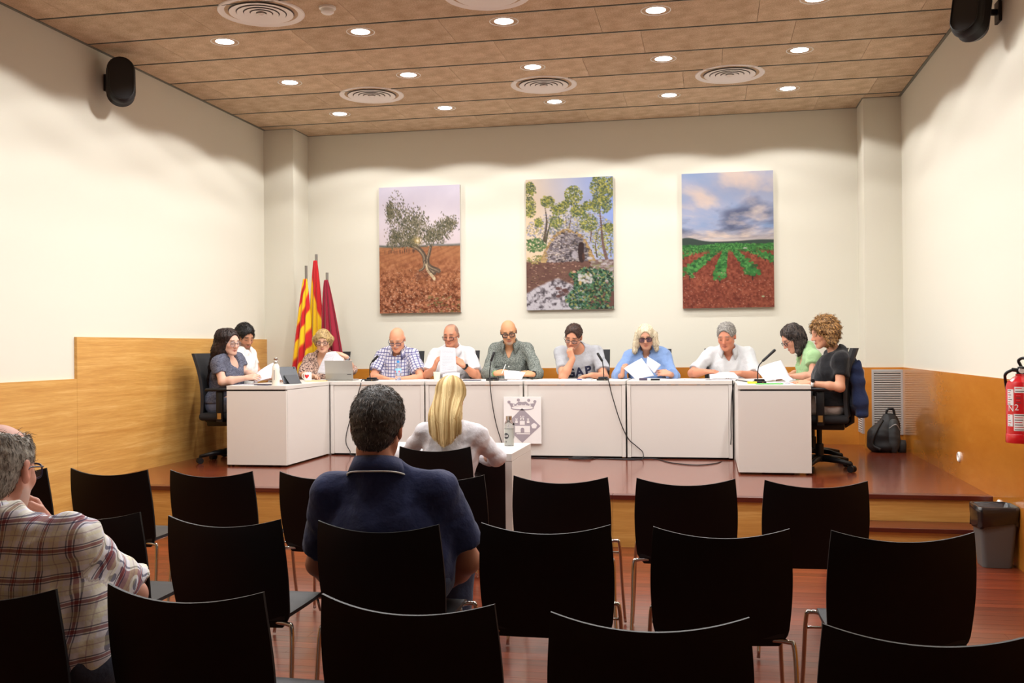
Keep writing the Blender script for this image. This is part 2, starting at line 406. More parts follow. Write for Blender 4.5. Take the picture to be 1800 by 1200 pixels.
# ------------------------------------------------------------------ printed canvases
def lattice(shape, seed):
    return np.random.RandomState(seed).rand(*shape)
def vnoise(x, y, seed=0):
    g = lattice((64, 64), seed); xi = np.floor(x).astype(int); yi = np.floor(y).astype(int); fx = x-xi; fy = y-yi
    fx = fx*fx*(3-2*fx); fy = fy*fy*(3-2*fy); q = lambda i, j: g[i % 64, j % 64]
    return (q(xi, yi)*(1-fx)+q(xi+1, yi)*fx)*(1-fy)+(q(xi, yi+1)*(1-fx)+q(xi+1, yi+1)*fx)*fy
def fbm(x, y, o=4, seed=0):
    s = 0; a = .5
    for k in range(o): s = s+a*vnoise(x*2**k, y*2**k, seed+k); a *= .5
    return s/(1-.5**o)
class Paint:
    def __init__(s, nx=146, ny=219):
        s.nx, s.ny = nx, ny; s.u, s.v = np.meshgrid(np.linspace(0, 1, nx), np.linspace(0, 1.5, ny)); s.c = np.zeros((ny, nx, 3))
    def put(s, col, mask):
        m = np.clip(mask, 0, 1)[..., None]; s.c = s.c*(1-m)+np.array(col)*m if not isinstance(col, np.ndarray) or col.ndim == 1 else s.c*(1-m)+col*m
    def mixc(s, a, b, f):
        f = np.clip(f, 0, 1)[..., None]; return np.array(a)*(1-f)+np.array(b)*f
    def dab(s, x, y, rx, ry, col, al=1., ang=0., soft=.35):
        R = max(rx, ry)*1.3; i0 = max(int((x-R)*(s.nx-1)), 0); i1 = min(int((x+R)*(s.nx-1))+2, s.nx); j0 = max(int((y-R)/1.5*(s.ny-1)), 0); j1 = min(int((y+R)/1.5*(s.ny-1))+2, s.ny)
        if i0 >= i1 or j0 >= j1: return
        U = s.u[j0:j1, i0:i1]-x; Vv = s.v[j0:j1, i0:i1]-y; ca, sa = math.cos(ang), math.sin(ang)
        d = np.sqrt(((U*ca+Vv*sa)/rx)**2+((-U*sa+Vv*ca)/ry)**2); m = (np.clip((1-d)/soft, 0, 1)*al)[..., None]
        s.c[j0:j1, i0:i1] = s.c[j0:j1, i0:i1]*(1-m)+np.array(col)*m
    def stroke(s, pts, w0, w1, col, al=1.):
        P = spline([(a, b, 0) for a, b in pts], 10)
        for i, p in enumerate(P):
            k = i/(len(P)-1); r = w0+(w1-w0)*k; s.dab(p.x, p.y, r, r*1.25, np.array(col)*random.uniform(.85, 1.12), al)
def paint_olive():
    p = Paint(); u, v = p.u, p.v; hz = 1.055*0+.70*1.5; rs = random.Random(3)
    sky = p.mixc((222, 214, 232), (246, 226, 222), (v/1.05)); n = fbm(u*3+v, v*2.4, 4, 5)
    p.c = sky+(n[..., None]-.5)*np.array((26, 26, 18))
    gr = p.mixc((190, 126, 84), (150, 88, 58), (v-.7)/.8+.4*(fbm(u*6, v*14, 4, 9)-.5)*2)
    st_ = fbm(u*40, v*40, 3, 21); gr = gr+((st_-.5)*np.clip((v-.75)/.5, .15, 1))[..., None]*np.array((190, 165, 150))
    fur = np.sin((v-.72+.25*(u-.5))*60/(v-.45))*.5; gr = gr-(np.clip(fur, 0, 1)*np.clip(1.3-v, 0, 1))[..., None]*np.array((60, 44, 34))
    p.put(gr, np.clip((v-.705)*80, 0, 1))
    p.put(np.array((84, 92, 84)), np.clip(1-abs(v-.7-.008*np.sin(u*9)-.02*(abs(u-.5)<.1))*45, 0, 1)*(.6+.45*fbm(u*20, v*9, 2, 4)))
    for k in range(34):
        x = rs.uniform(0, .5); p.dab(x, .78-.05*x+rs.uniform(-.01, .01), .004, .03, (92, 62, 48), .8)
    p.dab(.47, .95, .03, .012, (250, 224, 150), 0.)
    for k in range(34): p.dab(.6+rs.uniform(-.13, .13), 1.0+rs.uniform(-.03, .12), rs.uniform(.02, .07), .02, (112, 66, 46), .35)
    for pts, a, b in (([(.40, .69), (.5, .75), (.56, .83), (.57, .9), (.62, .96), (.68, 1.02)], .026, .034), ([(.64, .72), (.62, .8), (.6, .88), (.62, .95), (.74, 1.01)], .02, .026), ([(.57, .9), (.55, .97), (.5, 1.0)], .024, .012)):
        p.stroke(pts, a, b, (98, 82, 68)); p.stroke([(x_-.008, y_) for x_, y_ in pts], a*.4, b*.4, (168, 148, 122), .7)
    p.stroke([(.58, .93), (.6, 1.0), (.65, 1.06), (.68, 1.1)], .012, .02, (206, 186, 150))
    cl_ = [(.22, .33, .1, .16), (.36, .4, .1, .12), (.5, .42, .1, .12), (.3, .56, .16, .1), (.45, .55, .12, .1), (.2, .62, .08, .08), (.8, .5, .12, .08), (.88, .45, .08, .06), (.74, .58, .1, .09), (.62, .6, .07, .08), (.38, .66, .12, .05), (.14, .3, .05, .1)]
    for k in range(3600):
        cx, cy, rx, ry = rs.choice(cl_); x = rs.gauss(cx, rx*.55); y_ = rs.gauss(cy, ry*.6)
        g = rs.choice([(84, 84, 62), (110, 106, 78), (128, 118, 92), (66, 68, 52), (150, 140, 116)])
        p.dab(x, y_, rs.uniform(.004, .009), rs.uniform(.009, .02), g, .75, rs.uniform(-.7, .7))
    for r_, a in ((.09, .25), (.05, .5), (.022, 1)): p.dab(.475, .645, r_, r_, (255, 214, 120) if r_ > .03 else (255, 246, 214), a, 0, .9)
    for k in range(900):
        y_ = rs.uniform(.98, 1.5); sz = .004+.012*(y_-.95)
        p.dab(rs.uniform(0, 1), y_, sz*rs.uniform(.7, 1.5), sz*.7, rs.choice([(206, 158, 126), (226, 188, 160), (110, 58, 40), (90, 46, 34), (178, 110, 76)]), .8)
    for k in range(40): p.dab(rs.uniform(.5, 1), rs.uniform(1.3, 1.5), .02, .012, (112, 112, 60), .5)
    return p
def paint_hut():
    p = Paint(); u, v = p.u, p.v; rs = random.Random(5)
    sky = p.mixc((240, 214, 182), (150, 172, 232), u*1.1-.05+.3*(.3-v)); p.c = sky+(fbm(u*3, v*3, 3, 2)[..., None]-.5)*20
    def foliage(cx, cy, rx, ry, n, pal):
        for k in range(n):
            a = rs.uniform(0, 6.3); r_ = rs.random()**.6
            p.dab(cx+math.cos(a)*rx*r_, cy+math.sin(a)*ry*r_, rs.uniform(.006, .02), rs.uniform(.005, .013), rs.choice(pal), .7, rs.uniform(-1, 1))
    pine = [(78, 96, 52), (120, 130, 56), (170, 164, 72), (196, 188, 92), (66, 78, 66), (100, 108, 80)]; cool = [(150, 150, 172), (126, 130, 146), (104, 112, 104), (178, 176, 196)]
    foliage(.5, .58, .5, .2, 1300, cool+[(196, 180, 110)]); foliage(.9, .75, .14, .2, 260, [(170, 164, 74), (120, 126, 60), (88, 96, 56), (204, 190, 100)])
    for pts, a, b, c in (([(.22, .3), (.24, .5), (.21, .7)], .006, .02, (92, 80, 66)), ([(.33, .4), (.27, .55), (.23, .72)], .006, .014, (88, 84, 62)), ([(.46, .38), (.47, .58)], .005, .008, (110, 92, 88)), ([(.53, .28), (.52, .45), (.5, .57)], .005, .008, (108, 88, 84)), ([(.59, .46), (.59, .6)], .004, .006, (110, 96, 90)),
                         ([(.74, .4), (.75, .6), (.74, .72)], .006, .008, (110, 82, 70)), ([(.83, .24), (.86, .5), (.88, .75), (.92, .93)], .009, .022, (118, 92, 88)), ([(.85, .55), (.8, .75), (.81, .9)], .006, .01, (96, 76, 66)), ([(.0, .42), (.05, .25)], .005, .004, (96, 84, 72)), ([(.12, .6), (.14, .48)], .005, .004, (96, 84, 72)), ([(.97, .7), (.97, .9)], .006, .008, (92, 76, 60))):
        p.stroke(pts, a, b, c)
    for a in ((.25, .26, .08, .07, 90), (.04, .12, .08, .09, 90), (.05, .32, .07, .12, 120), (.15, .5, .05, .05, 60), (.38, .35, .1, .07, 100), (.55, .2, .1, .11, 150), (.6, .38, .09, .07, 110), (.46, .3, .05, .05, 50), (.88, .12, .14, .16, 330), (.86, .32, .13, .1, 160), (.73, .32, .07, .06, 80), (.72, .52, .1, .1, 140), (.95, .58, .07, .05, 70), (.35, .5, .08, .07, 80)):
        foliage(*a[:4], int(a[4]*2.2), pine)
    p.put(p.mixc((126, 92, 78), (96, 62, 54), fbm(u*9, v*16, 4, 8)), np.clip((v-.93)*40, 0, 1))
    foliage(.1, .76, .14, .08, 220, [(64, 104, 58), (84, 128, 66), (50, 84, 48), (110, 140, 80)]); foliage(.12, .92, .12, .05, 90, [(190, 170, 100), (120, 124, 70), (84, 98, 60)])
    for k in range(420): p.dab(rs.random(), rs.uniform(.94, 1.3), rs.uniform(.006, .02), rs.uniform(.004, .008), rs.choice([(170, 128, 110), (96, 66, 56), (74, 50, 44), (196, 160, 140), (128, 104, 70)]), .7)
    dome = lambda x: .585+.36*abs((x-.48)/.3)**2.4
    for k in range(1500):
        x = rs.uniform(.17, .78); top = dome(x)
        if top > .95: continue
        y_ = rs.uniform(top, .95); sh = .62+.55*(.5-(x-.48)*.9); edge = abs((x-.48)/.3) > .8 or y_ < top+.03
        c = rs.choice([(138, 128, 134), (164, 154, 158), (104, 94, 100), (70, 62, 66), (190, 178, 174), (122, 108, 102)]); c = tuple(min(255, z*sh*1.05) for z in c)
        if edge and rs.random() < .75: c = rs.choice([(198, 166, 112), (176, 144, 92), (150, 120, 78)])
        p.dab(x, y_, rs.uniform(.012, .026), rs.uniform(.008, .014), c, .9, rs.uniform(-.2, .2), .25)
    p.stroke([(.635, .77), (.63, .85), (.64, .93)], .035, .036, (52, 34, 32)); p.dab(.66, .9, .02, .05, (96, 60, 44), .7); p.dab(.56, .88, .045, .055, (186, 178, 184), .8); p.dab(.73, .92, .04, .02, (206, 200, 204), .9)
    for k in range(160): p.dab(rs.uniform(.75, 1), .95+rs.uniform(0, .25)*1, .03, .016, rs.choice([(206, 198, 200), (170, 158, 160), (120, 96, 90), (140, 140, 96)]), .7)
    rock = np.clip((v-(1.12+.55*abs(u-.36)**1.25+.04*fbm(u*8, v*8, 3, 4)))*40, 0, 1)*np.clip((.66-u+.05*fbm(v*9, u*5, 2, 3))*30, 0, 1)
    rk = p.mixc((206, 200, 206), (84, 76, 82), np.clip((fbm(u*30, v*30, 4, 12)-.44)*3.6, 0, 1)); p.put(rk, rock)
    for k in range(16): p.dab(.42+rs.uniform(-.06, .06), 1.3+rs.uniform(-.05, .05), .03, .02, (92, 58, 54), .6)
    for k in range(1100):
        x = rs.uniform(.5, 1.0); y_ = rs.uniform(1.02+.25*abs(x-.78), 1.5); x += .06*math.sin(y_*17)+.05*(y_-1.25)
        p.dab(x, y_, rs.uniform(.008, .024), rs.uniform(.007, .018), rs.choice([(30, 62, 40), (46, 88, 54), (24, 44, 34), (78, 120, 74), (60, 100, 88), (150, 150, 84), (110, 150, 120)]), .85, rs.uniform(-1, 1))
    for k in range(60): p.dab(rs.uniform(.6, .75), rs.uniform(1.1, 1.2), .016, .014, (214, 206, 204), .6)
    p.dab(.55, 1.07, .025, .015, (214, 166, 142)); p.dab(.62, 1.2, .02, .03, (206, 176, 110), .9)
    return p
def paint_vineyard():
    p = Paint(); u, v = p.u, p.v; rs = random.Random(9); hz = .77
    x = (u-.55)/(1.05-v+.02); y_ = 1/(1.02-np.minimum(v, .78)); q = fbm(x*1.5+3, y_*1.7+x*.4, 5, 31); q2 = fbm(x*2.4+9, y_*2.8-x*.5, 5, 57)
    sky = p.mixc((146, 172, 214), (198, 190, 206), q2*1.6-.3); sky = p.mixc((0, 0, 0), (1, 1, 1), q*0)*0+sky
    f = np.clip((q-.44)*3.4, 0, 1)[..., None]; sky = sky*(1-f)+np.array((98, 106, 136))*f
    f = np.clip((q2-.55)*4, 0, 1)[..., None]*.75; sky = sky*(1-f)+np.array((240, 216, 198))*f
    f = np.clip((v-.62)/.14, 0, 1)[..., None]*.7; sky = sky*(1-f)+np.array((246, 222, 202))*f; p.c = sky
    p.put(np.array((58, 74, 66)), np.clip((v-(.76-.05*np.exp(-((u-.05)/.16)**2)-.012*np.exp(-((u-.85)/.2)**2)))*90, 0, 1))
    p.put(p.mixc((96, 132, 60), (60, 96, 46), fbm(u*20, v*30, 3, 3)), np.clip((v-.795)*60, 0, 1))
    soil = p.mixc((152, 78, 54), (122, 54, 38), fbm(u*10, v*10, 4, 15)); soil = soil+((fbm(u*50, v*50, 2, 44)-.5)[..., None]*np.array((70, 56, 48)))
    p.put(soil, np.clip((v-.86)*30, 0, 1))
    vpx, vpy = .5, .78; pal = [(46, 110, 48), (70, 140, 62), (34, 84, 40), (98, 166, 84), (54, 124, 56)]
    for k in range(130): p.dab(rs.random(), rs.uniform(.8, .85), .03, .012, rs.choice(pal), .7)
    for ex, ey, n in ((-1.6, 1.05, 40), (-.75, 1.1, 36), (.02, 1.12, 34), (.4, 1.16, 40), (.8, 1.14, 40), (1.35, 1.1, 36), (2.2, 1.05, 40)):
        for k in range(n):
            t_ = (k/n)**1.7*.92+.05; X = vpx+(ex-vpx)*t_; Y = vpy+(ey-vpy)*t_; r_ = .012+.07*t_
            if not -.1 < X < 1.1: continue
            if k % 3 == 2: p.dab(X, Y+r_*1.0, r_*.12, r_*.5, (52, 34, 28), .9)
            for j in range(12): p.dab(X+rs.uniform(-1, 1)*r_*.8, Y+rs.uniform(-.75, .7)*r_, r_*.34, r_*.28, rs.choice(pal), .85)
    p.dab(.69, .845, .03, .008, (214, 206, 200), .9)
    for k in range(260):
        Y = rs.uniform(1.1, 1.5); p.dab(rs.random(), Y, rs.uniform(.003, .012), rs.uniform(.003, .007), rs.choice([(206, 160, 140), (190, 124, 100), (96, 42, 32)]), .7)
    p.dab(.88, 1.38, .02, .012, (176, 184, 140))
    return p
m_print = attr_mat('canvas_print', 'paint', .65, .25)
m_canvas_side = simple('canvas_edge', (206, 202, 196), .8)
def canvas(x0, z0, x1, z1, p, label):
    t = thing('wall_picture', label, 'picture', ((x0+x1)/2, YB, z0), 0, 'landscape prints on the back wall')
    wd = x1-x0; hh = z1-z0
    obj('stretched_canvas', MB().box((-wd/2, -.045, 0), (wd/2, -.001, hh), .002), m_canvas_side, t)
    me = MB().grid(p.nx, p.ny, lambda a, b: (-wd/2+a*wd, -.0462, hh-b*hh)).mesh('print')
    c = np.clip(p.c.reshape(-1, 3), 0, 255)/255*.84; c = np.where(c <= .04045, c/12.92, ((c+.055)/1.055)**2.4); set_attr(me, 'paint', c, True)
    me.materials.append(m_print); link('print', me, t)
canvas(-3.73, 1.838, -2.765, 3.296, paint_olive(), 'canvas print of an old olive tree on red stony soil')
canvas(-2.0, 1.848, -1.018, 3.318, paint_hut(), 'canvas print of a round dry-stone hut among pine trees')
canvas(-.268, 1.84, .702, 3.31, paint_vineyard(), 'canvas print of a green vineyard under a cloudy sky')

# ------------------------------------------------------------------ flags
m_flag = attr_mat('flag_cloth', 'paint', .7, .2, Sheen_Weight=.3)
m_pole = simple('flagpole_metal', (150, 146, 140), .35, .8)
def flag(xp, ztop, zc_, xb, wb, colfn, label, ph, yp=10.5):
    t = thing('flag', label, 'flag', (xp, yp, S), 0, 'flags on poles in the corner')
    obj('pole', MB().tube([(0, 0, .03), (0, 0, ztop-S)], .0155, 12), m_pole, t, auto=40)
    obj('foot', MB().lathe([(.05, 0), (.05, .012), (.03, .03), (.022, .06), (0, .06)], 24), m_pole, t, auto=40)
    nu, nv = 71, 110; zb = .98; vs_ = []; cs = []
    for j in range(nv):
        tt = j/(nv-1)
        for i in range(nu):
            s_ = i/(nu-1)*2-1
            wq = .02+wb*(tt**.75)*.5
            fold = math.cos(s_*math.pi*3.2+ph)
            x = (xb-xp)*tt+s_*wq+.012*tt*math.sin(s_*9+ph)
            y_ = -.03-.075*tt**.8*(1-s_*s_)-.03*(tt**.7)*fold
            vs_.append((x, y_, zc_-S+(zb-zc_)*tt+.02*fold*tt)); cs.append(lin(colfn(tt, s_, fold)))
    mb = MB(); mb.add(vs_, [(j*nu+i, j*nu+i+1, (j+1)*nu+i+1, (j+1)*nu+i) for j in range(nv-1) for i in range(nu-1)])
    me = bpy.data.meshes.new('flag_cloth'); me.from_pydata(mb.v, [], mb.f); me.polygons.foreach_set('use_smooth', [True]*len(me.polygons))
    set_attr(me, 'paint', cs, True); me.materials.append(m_flag); o = link('flag_cloth', me, t)
    md = o.modifiers.new('thick', 'SOLIDIFY'); md.thickness = .002
YEL, RED, GAR = (236, 190, 20), (196, 26, 30), (142, 18, 44)
def two(d): d = min(1, max(0, d)); return tuple(RED[i]*d+YEL[i]*(1-d) for i in range(3))
flag(at(538, 467, 10.5).x, at(538, 467, 10.50).z, at(538, 490, 10.50).z, at(532, 660, 10.50).x, .26, lambda t_, s_, f: two(.5+(.24-abs(((t_*3.1+s_*.62+.62) % 1)-.76))*9), 'yellow and red striped flag hanging in folds, leftmost pole', .4)
flag(at(556, 447, 10.62).x, at(556, 447, 10.62).z, at(557, 458, 10.62).z, at(561, 660, 10.62).x, .24, lambda t_, s_, f: two(.5+(s_+1-2.0*(t_-.1)/.42)*6), 'red and yellow flag on the tallest, middle pole', 1.6, 10.62)
flag(at(575, 479, 10.50).x, at(575, 479, 10.50).z, at(577, 492, 10.50).z, at(592, 660, 10.50).x, .3, lambda t_, s_, f: GAR, 'plain dark garnet flag on the right-hand pole', 2.6)

# ------------------------------------------------------------------ grilles, sockets
m_slat = simple('grille_slat', (214, 210, 204), .4, .3)
slat_cache = {}
def grille(loc, rz, wd, hh, label):
    t = thing('vent_grille', label, 'vent grille', loc, rz, 'louvred vent grilles')
    obj('backing', MB().box((-wd/2+.01, -.003, .01), (wd/2-.01, 0, hh-.01)), m_dark, t)
    fr = MB(); b = .022
    for lo, hi in (((-wd/2, -.014, 0), (wd/2, 0, b)), ((-wd/2, -.014, hh-b), (wd/2, 0, hh)), ((-wd/2, -.014, b), (-wd/2+b, 0, hh-b)), ((wd/2-b, -.014, b), (wd/2, 0, hh-b))): fr.box(lo, hi, .002)
    obj('frame', fr, m_greymetal, t)
    n = 27; k_ = round(wd, 3)
    if k_ not in slat_cache:
        me = MB().obox((0, 0, 0), (wd-2*b, .012, .0115), Matrix.Rotation(.5, 4, 'X')).mesh('slat'); me.materials.append(m_slat); slat_cache[k_] = me
    for k in range(n): link('slat', slat_cache[k_], t, (0, -.008, b+.012+(hh-2*b-.02)*k/(n-1)))
grille((1.775, YP-.016, .515), 0, .30, .66, 'white louvred vent grille on the right pillar above the backpack')
grille((PRX-.016, 10.89, .515), -math.pi/2, .29, .66, 'louvred vent grille on the inner side of the right pillar')
grille((-4.80, YP-.016, .515), 0, .27, .66, 'louvred vent grille on the left pillar behind the seated man')
for y_, z_, lb in ((8.36, .545, 'round white wall socket above the stage on the right wall'), (7.27, .335, 'round white wall socket just behind the waste bin')):
    t = thing('wall_socket', lb, 'socket', (XR-.016, y_, z_), 0, 'round wall sockets')
    obj('plate', MB().lathe([(.04, 0), (.04, -.008), (.034, -.014), (.028, -.014), (.026, -.006), (0, -.006)], 28, axis='x'), m_whiteplain, t, auto=40)
    obj('pin_hole', MB().lathe([(.004, -.0075), (0, -.0075)], 8, (0, .01, 0), 'x').lathe([(.004, -.0075), (0, -.0075)], 8, (0, -.01, 0), 'x'), m_dark, t)

# ------------------------------------------------------------------ fire extinguisher
m_red = simple('extinguisher_red', (196, 20, 28), .25, spec=.6, Coat_Weight=.5)
m_label = simple('label_white', (226, 222, 220), .6); m_ink = simple('label_red_ink', (200, 60, 66), .6); m_inkk = simple('label_black_ink', (60, 56, 58), .6)
ex = thing('fire_extinguisher', 'red fire extinguisher with white labels hanging on the right wall', 'fire extinguisher', (1.826, 6.43, .84))
RX = .082
obj('cylinder', MB().lathe([(0, 0), (.074, 0), (RX, .012), (RX, .33), (.074, .362), (.045, .388), (.028, .398), (.028, .41), (0, .41)], 40), m_red, ex, auto=30)
obj('base_skirt', MB().lathe([(RX+.001, 0), (RX+.003, .004), (RX+.003, .05), (RX+.001, .054)], 40, caps=False), m_red, ex, auto=30)
obj('valve', MB().lathe([(.022, .4), (.024, .43), (.016, .44), (.016, .452), (0, .452)], 16).tube([(-.0, 0, .43), (-.05, -.02, .435)], .012, 10), m_black, ex, auto=40)
obj('handle', MB().tube(spline([(.01, 0, .44), (-.005, -.012, .465), (-.02, -.035, .49), (-.004, -.07, .505), (.012, -.1, .49)]), .009, 8), m_black, ex, True)
obj('lever', MB().tube(spline([(.01, 0, .44), (-.01, -.03, .45), (-.01, -.09, .448)]), .008, 8), m_black, ex, True)
obj('hose', MB().tube(spline([(-.05, -.02, .435), (-.085, -.01, .41), (-.07, .05, .36), (-.04, .075, .2), (-.03, .08, .06)]), .009, 8), m_black, ex, True)
obj('pressure_gauge', MB().lathe([(.017, 0), (.017, -.012), (0, -.014)], 16, (0, -.018, .43), 'y'), m_label, ex, auto=40)
def exlabel(a0, a1, z0, z1, mat, name='label', dr=.0008, par=ex):
    n = 12; mb = MB().grid(n, 2, lambda u_, v_: ((RX+dr)*math.cos(a0+(a1-a0)*u_), (RX+dr)*math.sin(a0+(a1-a0)*u_), z0+(z1-z0)*v_)); return obj(name, mb, mat, par, True)
D2 = math.radians
for a0, a1, z0, z1 in ((196, 226, .225, .32), (230, 282, .30, .335), (232, 262, .235, .29), (196, 222, .10, .17), (226, 284, .075, .175)):
    l_ = exlabel(D2(a0), D2(a1), z0, z1, m_label if (a0, z0) != (232, .235) else m_red)
    nl = max(2, int((z1-z0)/.013))
    for k in range(nl):
        zz = z0+(z1-z0)*(k+.5)/nl; e = random.uniform(.5, .9)
        exlabel(D2(a0+4), D2(a0+4+(a1-a0-8)*e), zz-.002, zz+.002, m_ink if (k+a0) % 2 else m_inkk, 'print_line', .0014, l_)
for s_, an, z_ in (('2', 238, .212), ('N', 214, .205)):
    me = text_mesh(s_, .05)
    for q in me.vertices:
        a = D2(an)+q.co.x/RX; q.co = Vector(((RX+.0012)*math.cos(a), (RX+.0012)*math.sin(a), z_+q.co.y))
    me.materials.append(m_label); link('lettering', me, ex)
obj('wall_bracket', MB().box((.076, -.03, .2), (.099, .03, .26)), m_black, ex)

# ------------------------------------------------------------------ waste bin with bag
m_bin = NT('bin_translucent_grey'); m_bin.set(Base_Color=lin((88, 86, 84)), Roughness=.45); m_bin = m_bin.m
m_bag = simple('bin_bag', (24, 23, 24), .22, spec=.7)
bn = thing('waste_bin', 'grey plastic waste bin lined with a black bag by the step', 'waste bin', (1.80, 6.93, 0))
def rrect(hx, hy, r, n=6):
    out = []
    for cx, cy, a0 in ((hx-r, hy-r, 0), (-hx+r, hy-r, 90), (-hx+r, -hy+r, 180), (hx-r, -hy+r, 270)):
        for k in range(n): a = D2(a0+90*k/(n-1)); out.append((cx+r*math.cos(a), cy+r*math.sin(a)))
    return out
def loft(mb, rings):
    n = len(rings[0]); o = len(mb.v); mb.v += [tuple(p) for r in rings for p in r]
    mb.f += [(o+i*n+k, o+i*n+(k+1) % n, o+(i+1)*n+(k+1) % n, o+(i+1)*n+k) for i in range(len(rings)-1) for k in range(n)]; return mb
hz_ = .385
mb = MB(); R0 = lambda k: [(a, b) for a, b in rrect(.09+.03*k, .085+.035*k, .03)]
loft(mb, [[(a, b, z) for a, b in R0(k)] for k, z in ((0, .002), (.5, hz_*.5), (1, hz_))]+[[(a*.975, b*.97, z) for a, b in R0(k)] for k, z in ((1, hz_), (.02, .008))])
mb.f.append(tuple(range(24))[::-1]); mb.f.append(tuple(range(96, 120)))
obj('bin_body', mb, m_bin, bn, auto=40)
mb = MB(); rg = []; rb_ = random.Random(2)
for k, z, e in ((.68, .262, .007), (.72, .27, .012), (.84, .315, .007), (.93, .355, .009), (1.0, hz_+.004, .006), (.98, hz_+.008, -.006), (.9, hz_-.05, -.012), (.6, .2, -.02), (.3, .1, -.03)):
    rg.append([(a+(e if a > 0 else -e)+rb_.uniform(-.003, .003), b+(e if b > 0 else -e)+rb_.uniform(-.003, .003), z+rb_.uniform(-.012, .012)*(1 if z < .36 else .3)+(.022*math.sin(a*16+1) if k < .75 and e > 0 else 0)) for a, b in R0(k)])
loft(mb, rg); obj('bin_bag', mb, m_bag, bn, True)

# ------------------------------------------------------------------ council tables
m_gap = m_dark
def desk_front(x0, x1, label):
    yf = 9.465; t = thing('council_table', label, 'table', ((x0+x1)/2, yf, S), 0, 'white council tables in a row'); h = (x1-x0)/2-.008
    obj('table_top', MB().box((-h, 0, .70), (h, .74, .735), .002), m_white, t)
    obj('front_panel', MB().box((-h+.036, .012, .02), (h-.036, .03, .695)), m_white, t)
    for sx in (-1, 1):
        xa = sx*h; xb = sx*(h-.034)
        obj('side_leg', MB().box((min(xa, xb), .004, .015), (max(xa, xb), .68, .696), .0015), m_white, t)
    obj('plinth_rail', MB().box((-h+.04, .05, .0), (h-.04, .07, .06)), m_dark, t)
XT = [-3.726+.987*k for k in range(5)]
for k, lb in enumerate(('white council table below the plaid-shirted bald man, left end of the row', 'white council table behind the blonde woman with her back turned', 'white council table carrying the grey heraldic plaque at its left end', 'white council table in front of the woman in the blue shirt')):
    desk_front(XT[k], XT[k+1], lb)
def wing(x0, x1, inner, label):
    t = thing('wing_table', label, 'table', ((x0+x1)/2, 8.42, S), 0, 'white wing tables'); h = (x1-x0)/2; L = 9.462-8.42
    obj('table_top', MB().box((-h, 0, .70), (h, L, .735), .002), m_white, t)
    obj('end_panel', MB().box((-h, .004, .018), (h, .03, .686), .0015), m_white, t)
    obj('top_spacer', MB().box((-h+.02, .012, .686), (h-.02, .028, .70)), m_dark, t)
    xi = inner*h
    obj('inner_panel', MB().box((min(xi, xi-inner*.02), .034, .018), (max(xi, xi-inner*.02), L-.036, .696)), m_white, t)
    obj('leg_panel', MB().box((min(xi, xi-inner*.034), L-.034, .015), (max(xi, xi-inner*.034), L, .696)), m_white, t)
    obj('far_panel', MB().box((-h+.05, L-.022, .02), (h-.05, L-.004, .696)), m_white, t)
wing(-4.305, -3.728, 1, 'white wing table at the left with the tablet and the white bottle')
wing(.236, .815, -1, 'white wing table at the right with the green folder')
def corner(x0, x1, label):
    t = thing('corner_table', label, 'table', ((x0+x1)/2, 9.466, S), 0, 'corner tables'); h = (x1-x0)/2
    obj('table_top', MB().box((-h, 0, .70), (h, .739, .735), .002), m_white, t)
    for sx in (-1, 1): obj('side_leg', MB().box((min(sx*h, sx*(h-.034)), .05, .0), (max(sx*h, sx*(h-.034)), .68, .699)), m_white, t)
corner(-4.305, -3.73, 'white corner table under the grey laptop'); corner(.226, .815, 'white corner table under the papers of the woman in green')
m_dkpanel = simple('dark_modesty_panel', (66, 58, 60), .6)
wd_ = thing('witness_desk', 'white desk with a dark back panel where the blonde woman sits', 'desk', (-1.80, 6.40, 0)); hx = .535
obj('desk_top', MB().box((-hx, 0, .69), (hx, .72, .74), .002), m_white, wd_)
for sx in (-1, 1): obj('side_panel', MB().box((min(sx*hx, sx*(hx-.045)), .002, 0), (max(sx*hx, sx*(hx-.045)), .718, .689), .0015), m_white, wd_)
obj('modesty_panel', MB().box((-hx+.046, .30, .0), (hx-.046, .32, .688)), m_dkpanel, wd_)

# heraldic plaque
m_plq = simple('plaque_white', (240, 238, 236), .4); m_emb = simple('emblem_grey', (164, 156, 164), .5)
pl = thing('heraldic_plaque', 'white plaque with a grey crown above a diamond-shaped castle shield', 'plaque', (-1.758, 9.455, .508)); PW, PH = .366, .45
obj('board', MB().box((-PW/2, -.016, 0), (PW/2, .0, PH), .0015), m_plq, pl)
def ep(a, b): return ((a-350)/290*PW, (443-b)/373*PH)
def emb(name, pts, mat, lay=1, parent=pl, flat=True):
    P2 = [ep(*q) for q in pts]; h0 = -.016-.0015*(lay-1)-.0002; return obj(name, MB().prism(P2, h0, -.016-.0015*lay, lambda a, b, h: (a, h, b)), mat, parent)
def circ(cx, cy, r, n=16, a0=0, a1=360): return [(cx+r*math.cos(D2(a0+(a1-a0)*k/n)), cy+r*math.sin(D2(a0+(a1-a0)*k/n))) for k in range(n+(a1-a0 < 360))]
sh_ = emb('shield', [(348, 160), (488, 302), (348, 436), (210, 302)], m_emb)
cr_pts = [(247, 118), (300, 128), (322, 108), (350, 112), (378, 108), (402, 128), (455, 118), (440, 152), (432, 162)]+[(350+82*math.cos(D2(a)), 158-22*math.sin(D2(a))) for a in range(0, 181, 20)]+[(262, 152)]
cw = emb('crown', cr_pts, m_emb)
emb('crown_rim', [(350+90*math.cos(D2(a)), 160+18*math.sin(D2(a))) for a in range(0, 181, 15)]+[(350+84*math.cos(D2(a)), 158+11*math.sin(D2(a))) for a in range(180, -1, -15)], m_emb, 1, cw)
for cx, cy in ((247, 112), (320, 96), (400, 98), (447, 108)): emb('crown_ball', circ(cx, cy, 12), m_emb, 1, cw)
